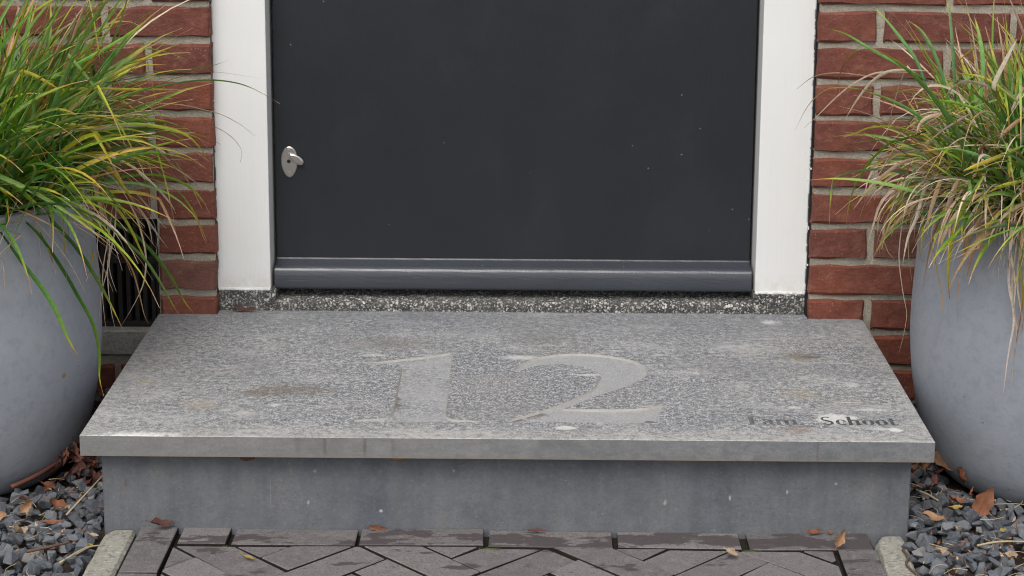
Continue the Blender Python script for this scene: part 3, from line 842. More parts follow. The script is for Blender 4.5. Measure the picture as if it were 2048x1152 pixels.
# kerb stones
def kerb(x0, x1, y0, y1, label, skew, seed):
    r = random.Random(seed)
    bm = bmesh.new(); N = 30; rings = []
    for i in range(N+1):
        t = i/N; y_ = y0+(y1-y0)*t
        sk = skew*t
        pf = [(x0, -.19), (x0+r.uniform(-.0012, .0012), -.158), (x0+.006+r.uniform(-.0015, .0015), -.1485+r.uniform(-.0008, .0005)), ((x0+x1)/2, -.1475+r.uniform(-.0004, .0004)), (x1-.004, -.1480+r.uniform(-.0006, .0003)), (x1, -.153), (x1, -.19)]
        if i == 0: pf = [(a+(.007 if a < (x0+x1)/2 else -.002), b-(.004 if b > -.18 else 0)) for a, b in pf]
        rings.append([bm.verts.new((a+sk, y_, b)) for a, b in pf])
    for p, q in zip(rings, rings[1:]):
        for i in range(7): bm.faces.new((p[i], p[(i+1) % 7], q[(i+1) % 7], q[i]))
    bm.faces.new(rings[0]); bm.faces.new(rings[-1])
    tag(link('kerb_stone', to_mesh(bm), M_KERB, None, False), label, 'kerb', 'concrete kerb edging of the path')
kerb(-.584, -.5375, -.5790, -1.4, 'rough beige concrete kerb between the left gravel and the brick path', 0, 1)
kerb(.5235, .5700, -.5790, -1.4, 'mossy concrete kerb with a twig on it beside the right gravel', -.05, 2)

# ------------------------------------------------------------------ planters
PZ = (-.845, .845)
PC = {-1: (-.863, -.320), 1: (.845, -.320)}
prof = catmull([(.132, -.162), (.158, -.152), (.186, -.117), (.2035, -.066), (.2155, -.006), (.2215, .056), (.2225, .110), (.2190, .180), (.2145, .240), (.2105, .284)], 4)
prof = [(p.x, p.y) for p in prof]+[(.2090, .2878), (.2060, .2890), (.1950, .2890), (.1920, .2876), (.1905, .284), (.1900, .24), (.170, .235)]
def lathe(pf, seg=72, cap_top=False):
    bm = bmesh.new(); rings = []
    for r_, z_ in pf: rings.append([bm.verts.new((r_*math.cos(2*pi*i/seg), r_*math.sin(2*pi*i/seg), z_)) for i in range(seg)])
    for a, b in zip(rings, rings[1:]):
        for i in range(seg): bm.faces.new((a[i], a[(i+1) % seg], b[(i+1) % seg], b[i]))
    bm.faces.new(rings[0][::-1])
    if cap_top: bm.faces.new(rings[-1])
    return bm
def pot(side, label):
    cx, cy = PC[side]
    e = empty('planter', (cx, cy, ZG), label, 'planter', 'grey planters flanking the step')
    o = link('pot_body', to_mesh(lathe(prof)), M_POT, e, True); o.location.z = -ZG
    s = bmesh.new(); bmesh.ops.create_circle(s, cap_ends=False, segments=40, radius=.1895)
    cv = s.verts.new((0, 0, .012)); ed = [x for x in s.edges]
    for x in ed: s.faces.new((x.verts[0], x.verts[1], cv))
    o = link('soil', to_mesh(s), M_SOIL, e); o.location.z = .262-ZG
pot(-1, 'grey egg shaped planter in front of the dark wall vent, full of green sedge')
pot(1, 'grey egg shaped planter on the side of the small lettering, fringed with dead leaves')

# ------------------------------------------------------------------ grass
LEFT_BLADES = [
(8,'g',[(-0.734,-0.508,0.273),(-0.707,-0.500,0.225),(-0.680,-0.500,0.187),(-0.660,-0.500,0.151),(-0.646,-0.500,0.113),(-0.631,-0.500,0.084)]),
(7,'g',[(-0.737,-0.436,0.285),(-0.691,-0.473,0.264),(-0.667,-0.438,0.203),(-0.649,-0.411,0.148),(-0.629,-0.409,0.104),(-0.622,-0.406,0.058),(-0.624,-0.403,0.019),(-0.619,-0.400,-0.011)]),
(7,'g',[(-0.734,-0.400,0.310),(-0.697,-0.425,0.286),(-0.663,-0.435,0.255),(-0.646,-0.388,0.206),(-0.626,-0.373,0.160),(-0.610,-0.367,0.123),(-0.593,-0.360,0.078)]),
(6,'b',[(-0.732,-0.380,0.305),(-0.680,-0.370,0.286),(-0.644,-0.376,0.266),(-0.623,-0.350,0.237),(-0.604,-0.340,0.208),(-0.585,-0.330,0.171),(-0.577,-0.320,0.131),(-0.572,-0.310,0.092),(-0.567,-0.300,0.073)]),
(6,'g',[(-0.663,-0.360,0.295),(-0.625,-0.337,0.248),(-0.593,-0.313,0.207),(-0.570,-0.290,0.172),(-0.553,-0.267,0.130),(-0.541,-0.243,0.091),(-0.535,-0.220,0.066)]),
(6,'g',[(-0.656,-0.330,0.294),(-0.622,-0.302,0.242),(-0.589,-0.273,0.209),(-0.562,-0.245,0.166),(-0.542,-0.217,0.119),(-0.531,-0.188,0.078),(-0.516,-0.160,0.042)]),
(5,'y',[(-0.631,-0.330,0.292),(-0.606,-0.310,0.258),(-0.591,-0.290,0.222),(-0.580,-0.270,0.181),(-0.570,-0.250,0.152)]),
(3,'d',[(-0.593,-0.300,0.271),(-0.580,-0.290,0.234),(-0.572,-0.280,0.181),(-0.578,-0.270,0.134),(-0.596,-0.260,0.095),(-0.620,-0.250,0.056)]),
(2,'d',[(-0.623,-0.340,0.285),(-0.617,-0.338,0.239),(-0.617,-0.335,0.187),(-0.631,-0.333,0.134),(-0.637,-0.330,0.092)]),
(2,'d',[(-0.609,-0.330,0.278),(-0.617,-0.330,0.226),(-0.627,-0.330,0.179),(-0.631,-0.330,0.133),(-0.628,-0.330,0.077)]),
(2,'d',[(-0.604,-0.330,0.272),(-0.609,-0.328,0.225),(-0.622,-0.325,0.178),(-0.622,-0.323,0.119),(-0.616,-0.320,0.074)]),
(2,'d',[(-0.614,-0.330,0.286),(-0.630,-0.330,0.237),(-0.636,-0.330,0.200),(-0.622,-0.330,0.156),(-0.614,-0.330,0.133)]),
(2,'d',[(-0.604,-0.330,0.278),(-0.610,-0.330,0.223),(-0.619,-0.330,0.174),(-0.609,-0.330,0.133)]),
(3,'d',[(-0.584,-0.300,0.288),(-0.569,-0.267,0.254),(-0.559,-0.233,0.223),(-0.553,-0.200,0.201)]),
(4,'d',[(-0.582,-0.300,0.265),(-0.573,-0.267,0.236),(-0.563,-0.233,0.202),(-0.553,-0.200,0.170)]),
(3,'d',[(-0.577,-0.300,0.262),(-0.568,-0.275,0.230),(-0.567,-0.250,0.190)]),
(3,'d',[(-0.552,-0.250,0.277),(-0.540,-0.225,0.247),(-0.538,-0.200,0.226)]),
(3,'y',[(-0.526,-0.250,0.277),(-0.514,-0.225,0.251),(-0.504,-0.200,0.218),(-0.501,-0.175,0.187),(-0.499,-0.150,0.164)]),
(3,'d',[(-0.639,-0.400,0.311),(-0.636,-0.400,0.297),(-0.643,-0.400,0.279)]),
(2,'d',[(-0.690,-0.450,0.302),(-0.677,-0.450,0.275),(-0.676,-0.458,0.252)]),
(3,'b',[(-0.687,-0.468,0.263),(-0.677,-0.460,0.231),(-0.668,-0.460,0.196)]),
(3,'b',[(-0.636,-0.360,0.208),(-0.640,-0.360,0.182),(-0.644,-0.376,0.163)]),
(9,'y',[(-0.686,-0.420,0.359),(-0.649,-0.408,0.361),(-0.619,-0.396,0.360),(-0.596,-0.384,0.333),(-0.578,-0.372,0.300),(-0.568,-0.360,0.277)]),
(6,'d',[(-0.681,-0.380,0.390),(-0.633,-0.353,0.393),(-0.597,-0.327,0.393),(-0.561,-0.300,0.390),(-0.538,-0.273,0.380),(-0.515,-0.247,0.367),(-0.498,-0.220,0.364)]),
(6,'y',[(-0.725,-0.420,0.403),(-0.690,-0.408,0.409),(-0.650,-0.396,0.408),(-0.626,-0.384,0.399),(-0.613,-0.372,0.383),(-0.600,-0.360,0.361)]),
(3,'g',[(-0.680,-0.380,0.417),(-0.618,-0.340,0.433),(-0.559,-0.300,0.446),(-0.510,-0.260,0.450),(-0.475,-0.220,0.447),(-0.441,-0.180,0.436),(-0.415,-0.140,0.418),(-0.381,-0.100,0.388)]),
(2,'g',[(-0.630,-0.360,0.420),(-0.546,-0.312,0.451),(-0.509,-0.264,0.460),(-0.475,-0.216,0.459),(-0.440,-0.168,0.447),(-0.406,-0.120,0.432)]),
(6,'y',[(-0.737,-0.460,0.486),(-0.718,-0.450,0.496),(-0.700,-0.440,0.493),(-0.676,-0.430,0.478),(-0.658,-0.420,0.463)]),
(5,'y',[(-0.637,-0.360,0.397),(-0.583,-0.328,0.397),(-0.548,-0.296,0.388),(-0.512,-0.264,0.371),(-0.493,-0.232,0.344),(-0.479,-0.200,0.305)]),
(5,'y',[(-0.714,-0.400,0.448),(-0.681,-0.370,0.454),(-0.639,-0.340,0.453),(-0.585,-0.310,0.447),(-0.535,-0.280,0.442),(-0.498,-0.250,0.436)]),
(2,'d',[(-0.560,-0.300,0.426),(-0.511,-0.264,0.415),(-0.489,-0.228,0.402),(-0.466,-0.192,0.388),(-0.440,-0.156,0.365),(-0.420,-0.120,0.338)]),
(1.5,'d',[(-0.542,-0.250,0.394),(-0.501,-0.228,0.381),(-0.476,-0.207,0.371),(-0.460,-0.185,0.358),(-0.446,-0.163,0.339),(-0.439,-0.142,0.317),(-0.445,-0.120,0.294)]),
(2,'g',[(-0.626,-0.300,0.454),(-0.568,-0.255,0.458),(-0.519,-0.210,0.459),(-0.474,-0.165,0.462),(-0.457,-0.120,0.465)]),
(5,'b',[(-0.683,-0.380,0.356),(-0.634,-0.350,0.373),(-0.602,-0.320,0.378),(-0.564,-0.290,0.361),(-0.542,-0.260,0.329),(-0.517,-0.230,0.297),(-0.480,-0.200,0.263)]),
(4,'d',[(-0.678,-0.400,0.350),(-0.625,-0.370,0.358),(-0.583,-0.340,0.338),(-0.554,-0.310,0.303),(-0.540,-0.280,0.273),(-0.530,-0.250,0.245)]),
(9,'g',[(-0.727,-0.520,0.349),(-0.709,-0.513,0.342),(-0.690,-0.507,0.322),(-0.672,-0.500,0.304)]),
(6,'g',[(-0.685,-0.420,0.338),(-0.644,-0.410,0.336),(-0.609,-0.400,0.317),(-0.588,-0.390,0.287),(-0.577,-0.380,0.262)]),
(5,'g',[(-0.730,-0.360,0.341),(-0.665,-0.335,0.370),(-0.603,-0.310,0.405),(-0.554,-0.285,0.423),(-0.511,-0.260,0.427)]),
(6,'g',[(-0.729,-0.400,0.432),(-0.680,-0.370,0.476),(-0.626,-0.340,0.505),(-0.582,-0.310,0.531),(-0.550,-0.280,0.556)]),
(6,'y',[(-0.707,-0.380,0.417),(-0.631,-0.350,0.457),(-0.582,-0.320,0.482),(-0.543,-0.290,0.500),(-0.509,-0.260,0.511)]),
(5,'g',[(-0.685,-0.360,0.414),(-0.618,-0.335,0.465),(-0.578,-0.310,0.498),(-0.546,-0.285,0.519),(-0.509,-0.260,0.534)]),
(4,'g',[(-0.651,-0.360,0.436),(-0.616,-0.340,0.485),(-0.592,-0.320,0.516),(-0.561,-0.300,0.546),(-0.545,-0.280,0.562)]),
]
RIGHT_BLADES = [
(7,'g',[(0.619,-0.360,0.401),(0.594,-0.350,0.388),(0.569,-0.340,0.377),(0.545,-0.330,0.349),(0.526,-0.320,0.313),(0.517,-0.310,0.273),(0.516,-0.300,0.239)]),
(6,'d',[(0.619,-0.340,0.489),(0.596,-0.320,0.486),(0.569,-0.300,0.480),(0.549,-0.280,0.461),(0.531,-0.260,0.429),(0.516,-0.240,0.392)]),
(3,'d',[(0.605,-0.340,0.486),(0.587,-0.310,0.481),(0.554,-0.280,0.475),(0.526,-0.250,0.453),(0.504,-0.220,0.425),(0.481,-0.190,0.390),(0.466,-0.160,0.366)]),
(2,'b',[(0.546,-0.300,0.451),(0.508,-0.260,0.449),(0.486,-0.220,0.436),(0.468,-0.180,0.405),(0.455,-0.140,0.358)]),
(2,'d',[(0.562,-0.300,0.468),(0.538,-0.260,0.468),(0.502,-0.220,0.465),(0.475,-0.180,0.452),(0.455,-0.140,0.425)]),
(2,'b',[(0.560,-0.300,0.507),(0.541,-0.280,0.512),(0.522,-0.260,0.503),(0.510,-0.240,0.477),(0.509,-0.220,0.445),(0.523,-0.200,0.398)]),
(7,'d',[(0.686,-0.460,0.485),(0.670,-0.460,0.490),(0.646,-0.460,0.493),(0.628,-0.460,0.479),(0.618,-0.460,0.463)]),
(6,'d',[(0.637,-0.420,0.440),(0.621,-0.420,0.437),(0.605,-0.420,0.432),(0.595,-0.420,0.421),(0.592,-0.420,0.407)]),
(6,'d',[(0.666,-0.440,0.444),(0.642,-0.433,0.426),(0.621,-0.427,0.409),(0.600,-0.420,0.383)]),
(6,'g',[(0.620,-0.340,0.464),(0.609,-0.320,0.499),(0.589,-0.300,0.529),(0.567,-0.280,0.557),(0.550,-0.260,0.575)]),
(5,'g',[(0.619,-0.340,0.475),(0.598,-0.305,0.485),(0.548,-0.270,0.510),(0.514,-0.235,0.528),(0.489,-0.200,0.532)]),
(4,'d',[(0.616,-0.380,0.377),(0.599,-0.370,0.372),(0.572,-0.360,0.361),(0.553,-0.350,0.331),(0.543,-0.340,0.281)]),
(6,'d',[(0.611,-0.380,0.366),(0.581,-0.360,0.350),(0.545,-0.340,0.312),(0.522,-0.320,0.270)]),
(6,'d',[(0.620,-0.420,0.341),(0.609,-0.415,0.323),(0.601,-0.410,0.281),(0.590,-0.405,0.248),(0.585,-0.400,0.205)]),
(7,'d',[(0.624,-0.450,0.348),(0.620,-0.450,0.332),(0.611,-0.450,0.299),(0.607,-0.450,0.268)]),
(6,'b',[(0.652,-0.470,0.342),(0.643,-0.465,0.330),(0.625,-0.460,0.293),(0.613,-0.455,0.245),(0.606,-0.450,0.180)]),
(8,'d',[(0.646,-0.470,0.352),(0.640,-0.467,0.335),(0.630,-0.463,0.291),(0.622,-0.460,0.244)]),
(7,'d',[(0.679,-0.500,0.341),(0.661,-0.492,0.328),(0.640,-0.485,0.302),(0.625,-0.477,0.265),(0.627,-0.470,0.244)]),
(7,'y',[(0.659,-0.500,0.333),(0.648,-0.495,0.315),(0.636,-0.490,0.268),(0.634,-0.485,0.218),(0.640,-0.480,0.175)]),
(6,'d',[(0.688,-0.520,0.327),(0.675,-0.515,0.312),(0.659,-0.510,0.279),(0.647,-0.505,0.237),(0.639,-0.500,0.216)]),
(7,'d',[(0.694,-0.520,0.322),(0.683,-0.515,0.304),(0.668,-0.510,0.273),(0.660,-0.505,0.237),(0.658,-0.500,0.208)]),
(8,'d',[(0.679,-0.520,0.343),(0.669,-0.513,0.330),(0.654,-0.507,0.299),(0.649,-0.500,0.281)]),
(7,'d',[(0.726,-0.530,0.330),(0.712,-0.530,0.319),(0.700,-0.530,0.303),(0.692,-0.530,0.289)]),
(6,'b',[(0.699,-0.530,0.321),(0.688,-0.527,0.310),(0.672,-0.523,0.282),(0.672,-0.520,0.244)]),
(2,'d',[(0.597,-0.350,0.337),(0.593,-0.347,0.307),(0.595,-0.343,0.278),(0.591,-0.340,0.206),(0.600,-0.337,0.147),(0.609,-0.333,0.103),(0.601,-0.330,0.046)]),
(2,'d',[(0.607,-0.360,0.322),(0.607,-0.353,0.286),(0.603,-0.347,0.222),(0.613,-0.340,0.163)]),
(5,'d',[(0.616,-0.400,0.306),(0.603,-0.385,0.294),(0.575,-0.370,0.256),(0.562,-0.355,0.233),(0.561,-0.340,0.206)]),
(2,'d',[(0.656,-0.500,0.290),(0.652,-0.500,0.263),(0.647,-0.500,0.208),(0.648,-0.500,0.146)]),
(2,'d',[(0.611,-0.460,0.266),(0.624,-0.460,0.211),(0.634,-0.460,0.169),(0.633,-0.460,0.136)]),
(4,'d',[(0.714,-0.540,0.327),(0.709,-0.540,0.287),(0.708,-0.540,0.220),(0.719,-0.540,0.166),(0.714,-0.540,0.112),(0.710,-0.540,0.051)]),
(4,'d',[(0.720,-0.540,0.321),(0.717,-0.540,0.273),(0.714,-0.540,0.206),(0.725,-0.540,0.139),(0.718,-0.540,0.084)]),
(4,'b',[(0.724,-0.540,0.313),(0.721,-0.540,0.260),(0.730,-0.540,0.193),(0.724,-0.540,0.125),(0.721,-0.540,0.062)]),
(3,'d',[(0.709,-0.540,0.332),(0.707,-0.540,0.273),(0.718,-0.540,0.215),(0.716,-0.540,0.161)]),
(5,'d',[(0.726,-0.540,0.327),(0.723,-0.540,0.274),(0.721,-0.540,0.220),(0.728,-0.540,0.180),(0.732,-0.540,0.161)]),
(5,'d',[(0.729,-0.540,0.337),(0.728,-0.540,0.287),(0.729,-0.540,0.234),(0.734,-0.540,0.188)]),
(7,'g',[(0.665,-0.340,0.442),(0.661,-0.327,0.512),(0.656,-0.313,0.570),(0.652,-0.300,0.591)]),
(6,'g',[(0.652,-0.360,0.445),(0.634,-0.340,0.505),(0.615,-0.320,0.543),(0.597,-0.300,0.558)]),
(7,'g',[(0.693,-0.380,0.449),(0.696,-0.367,0.504),(0.692,-0.353,0.543),(0.686,-0.340,0.571)]),
(4,'y',[(0.639,-0.360,0.434),(0.623,-0.330,0.448),(0.590,-0.300,0.451),(0.551,-0.270,0.448),(0.517,-0.240,0.443)]),
(6,'g',[(0.632,-0.360,0.406),(0.596,-0.333,0.429),(0.561,-0.307,0.443),(0.538,-0.280,0.447)]),
(4,'y',[(0.620,-0.360,0.390),(0.584,-0.330,0.400),(0.548,-0.300,0.394),(0.526,-0.270,0.378),(0.497,-0.240,0.367)]),
(5,'y',[(0.726,-0.460,0.464),(0.702,-0.447,0.483),(0.678,-0.433,0.496),(0.644,-0.420,0.499)]),
(7,'y',[(0.723,-0.520,0.412),(0.689,-0.520,0.396),(0.657,-0.520,0.383),(0.639,-0.520,0.375)]),
(6,'y',[(0.724,-0.530,0.364),(0.702,-0.530,0.359),(0.682,-0.530,0.354)]),
(6,'g',[(0.695,-0.480,0.380),(0.663,-0.467,0.390),(0.627,-0.453,0.393),(0.598,-0.440,0.387)]),
(5,'g',[(0.691,-0.460,0.443),(0.666,-0.440,0.452),(0.625,-0.420,0.458),(0.587,-0.400,0.450)]),
(7,'d',[(0.689,-0.480,0.483),(0.686,-0.480,0.494),(0.704,-0.480,0.536),(0.715,-0.480,0.559)]),
(7,'d',[(0.726,-0.500,0.450),(0.705,-0.500,0.432),(0.693,-0.500,0.418)]),
]

GREEN = [(.028, .100, .010), (.060, .185, .014), (.145, .315, .018), (.105, .260, .018), (.215, .385, .022), (.055, .170, .026), (.16, .29, .07)]
YEL = [(.52, .46, .035), (.60, .46, .05), (.46, .47, .04)]
BRN = [(.34, .15, .045), (.42, .22, .08), (.24, .10, .045)]
DEAD = [(.64, .51, .36), (.54, .40, .26), (.74, .62, .49), (.44, .29, .16), (.66, .55, .43)]
def jit(c, r, s=.15):
    k = 1+r.uniform(-s, s)
    return tuple(max(.004, v*k*(1+r.uniform(-.06, .06))) for v in c)
def lerp(a, b, t): return tuple(x+(y-x)*t for x, y in zip(a, b))
def tint(kind, t, pal):
    g0, g1, ye, br, de = pal
    if kind == 'g':
        if t < .45: return lerp(g0, g1, t/.45)
        if t < .78: return lerp(g1, lerp(g1, ye, .18), (t-.45)/.33)
        if t < .88: return lerp(lerp(g1, ye, .18), ye, (t-.78)/.10)
        if t < .93: return lerp(ye, br, (t-.88)/.05)
        return lerp(br, de, (t-.93)/.07)
    if kind == 'y':
        if t < .4: return lerp(g1, lerp(g1, ye, .7), t/.4)
        if t < .75: return lerp(lerp(g1, ye, .7), ye, (t-.4)/.35)
        return lerp(ye, br, (t-.75)/.25)
    if kind == 'b':
        if t < .35: return lerp(g1, ye, t/.35)
        if t < .6: return lerp(ye, br, (t-.35)/.25)
        return lerp(br, de, (t-.6)/.4)
    return lerp(lerp(de, br, .45), de, min(1, t*2.2)) if t < .85 else lerp(de, br, (t-.85)/.3)
COOL = [(.030, .105, .022), (.060, .185, .038), (.115, .285, .055), (.095, .245, .05), (.17, .34, .08), (.15, .29, .12)]
USE = [GREEN]
def palette(r): return (jit(USE[0][r.randrange(3)], r), jit(r.choice(USE[0][1:]), r), jit(r.choice(YEL), r), jit(r.choice(BRN), r), jit(r.choice(DEAD), r))
class Ribbon:
    def __init__(s): s.v, s.f, s.c = [], [], []
    def add(s, pts, width, kind, r, face=None, fold=.28):
        pal = palette(r)
        k = len(pts); b = len(s.v)
        tw = r.uniform(-.9, .9) if face is None else r.uniform(-.45, .45)
        tw2 = tw+r.uniform(-.8, .8)
        thin = kind == 'd' and width < .0045
        for i, p in enumerate(pts):
            t = i/(k-1)
            a = pts[min(i+1, k-1)]-pts[max(i-1, 0)]
            a.normalize()
            if face is None:
                w = a.cross(Vector((0, 0, 1)))
                if w.length < .15: w = a.cross(Vector((0, 1, 0)))
            else: w = a.cross(face)
            if w.length < 1e-4: w = Vector((1, 0, 0))
            w.normalize(); nn = w.cross(a)
            ang = tw+(tw2-tw)*t
            wd = w*math.cos(ang)+nn*math.sin(ang); up = nn*math.cos(ang)-w*math.sin(ang)
            prof_w = (min(1, .55+t*1.6) if kind != 'd' else min(1, .15+t*4))*(1-max(0, (t-.45)/.55)**1.7)
            h = max(.00025, width*.5*prof_w)
            s.v += [p-wd*h+up*h*fold, p-up*h*fold, p+wd*h+up*h*fold]
            s.c += [tint(kind, t, pal)]*3
            if i:
                o = b+i*3
                s.f += [(o-3, o-2, o+1, o), (o-2, o-1, o+2, o+1)]
    def mesh(s):
        me = bpy.data.meshes.new('blade')
        me.from_pydata([tuple(v) for v in s.v], [], s.f)
        at = me.color_attributes.new('tint', 'FLOAT_COLOR', 'POINT')
        at.data.foreach_set('color', [x for c_ in s.c for x in (*c_, 1.0)])
        me.materials.append(M_BLADE)
        for p in me.polygons: p.use_smooth = True
        return me
def arch(base, az, e0, L, droop, r, nseg=13, side=0.0):
    pts = [Vector(base)]; d = L/nseg
    for i in range(nseg):
        t = (i+.5)/nseg
        el = e0-droop*(t**1.5)
        a = az+side*t
        pts.append(pts[-1]+Vector((math.cos(el)*math.cos(a), math.cos(el)*math.sin(a), math.sin(el)))*d)
    if r.random() < .16:                                   # a bent, broken blade
        k = r.randrange(5, nseg-2)
        a2 = az+r.uniform(-1.2, 1.2); e2 = rad(r.uniform(-85, -5))
        for i in range(k+1, len(pts)):
            pts[i] = pts[i-1]+Vector((math.cos(e2)*math.cos(a2), math.cos(e2)*math.sin(a2), math.sin(e2)))*d
            e2 -= .06
    return pts
def keep_out(pts, cx, cy):
    """stay in front of the wall and outside the pot"""
    out = []
    for p in pts:
        p = p.copy()
        if p.y > -.010: p.y = -.010-.02*random.random()
        if p.z < .293:
            dx, dy = p.x-cx, p.y-cy; rr = math.hypot(dx, dy)
            lim = .226
            if .188 < rr < lim:
                p.x, p.y = cx+dx/rr*lim, cy+dy/rr*lim
        out.append(p)
    return out
def plant(side, label, blades, seed, n_green, n_dead):
    random.seed(seed); r = random.Random(seed)
    cx, cy = PC[side]
    USE[0] = GREEN+COOL[1:4] if side < 0 else COOL+GREEN[2:4]
    e = empty('sedge_plant', (cx, cy, .262), label, 'plant', 'sedge plants in the grey planters')
    for w, kind, P in blades:
        pts = [Vector(p) for p in P]
        pts = catmull(pts, 4)
        rb = Ribbon(); rb.add(pts, w/1000*.92, kind, r, Vector((0, 1, .25)))
        part('blade', rb.mesh(), None, e)
    mass = Ribbon(); single = 0
    for i in range(n_green):
        az = r.uniform(0, 2*pi)
        rr = .165*math.sqrt(r.random())
        a2 = az+r.gauss(0, .5)
        base = (cx+rr*math.cos(a2), cy+rr*math.sin(a2), .268)
        out = rr/.165
        if side < 0:
            L = r.uniform(.20, .40); e0 = rad(r.uniform(44, 92)-24*out); droop = rad(r.uniform(15, 105))
            if r.random() < .22: L = r.uniform(.34, .50); e0 = rad(r.uniform(60, 90)); droop = rad(r.uniform(20, 85))
        else:
            L = r.uniform(.14, .33); e0 = rad(r.uniform(35, 92)-24*out); droop = rad(r.uniform(5, 100))
            if r.random() < .42: L = r.uniform(.22, .40); e0 = rad(r.uniform(58, 94)); droop = rad(r.uniform(0, 50))
        pts = keep_out(arch(base, az, e0, L, droop, r, 13, r.gauss(0, .55)), cx, cy)
        if side < 0 and max(p.x for p in pts) > -.475 and r.random() < .9: continue
        if side > 0 and r.random() < .93 and any(p.z > min(.36+2.2*(p.x-.545), .50+.7*(p.x-.68)) or p.x < .53 for p in pts): continue
        q = r.random()
        kind = ('g' if q < .82 else 'y' if q < .90 else 'b' if q < .97 else 'd') if side < 0 else ('g' if q < .72 else 'y' if q < .76 else 'b' if q < .84 else 'd')
        w = r.uniform(.0036, .0088) if side < 0 else r.uniform(.0040, .0085)
        inward = math.cos(az)*-side
        if single < 150 and (inward > .1 or math.sin(az) < -.4) and L > .2:
            rb = Ribbon(); rb.add(pts, w, kind, r); part('blade', rb.mesh(), None, e); single += 1
        else: mass.add(pts, w, kind, r)
    for i in range(n_dead):
        az = r.uniform(0, 2*pi)
        rr = r.uniform(.05, .18)
        base = (cx+rr*math.cos(az), cy+rr*math.sin(az), .270+(r.uniform(0, .12) if side > 0 else 0))
        if side > 0 and r.random() < .60:                                           # hanging over the rim
            if r.random() < .6: az = r.uniform(-.95*pi, -.05*pi)
            base = (cx+.17*math.cos(az), cy+.17*math.sin(az), .285+r.uniform(0, .02))
            pts = arch(base, az+r.uniform(-.9, .9), rad(r.uniform(10, 60)), r.uniform(.09, .21), rad(r.uniform(95, 160)), r, 13, r.gauss(0, .6))
        else:
            pts = arch(base, az+r.uniform(-.8, .8), rad(r.uniform(0, 75)), r.uniform(.08, .34), rad(r.uniform(20, 150)), r, 13, r.uniform(-1, 1))
        pts = keep_out(pts, cx, cy)
        if side > 0 and min(p.x for p in pts) < .535: continue
        if side < 0 and max(p.x for p in pts) > -.50: continue
        w = r.choice((.0012, .0016, .002, .003, .004, .0055, .0065)) if side > 0 else r.choice((.0012, .0016, .002, .003, .004, .005))
        if single < 230 and w > .0029 and (math.sin(az) < .1):
            rb = Ribbon(); rb.add(pts, w, 'd', r); part('blade', rb.mesh(), None, e); single += 1
        else: mass.add(pts, w, 'd' if r.random() < .85 else 'b', r)
    o = part('foliage', mass.mesh(), None, e); tag(o, kind='stuff')
plant(-1, 'arching green sedge with long yellow tipped blades that reach over the step', LEFT_BLADES, 21, 1050, 170)
plant(1, 'shorter shaggy sedge mixed with many straw coloured dead blades over its pot rim', RIGHT_BLADES, 22, 2000, 430)

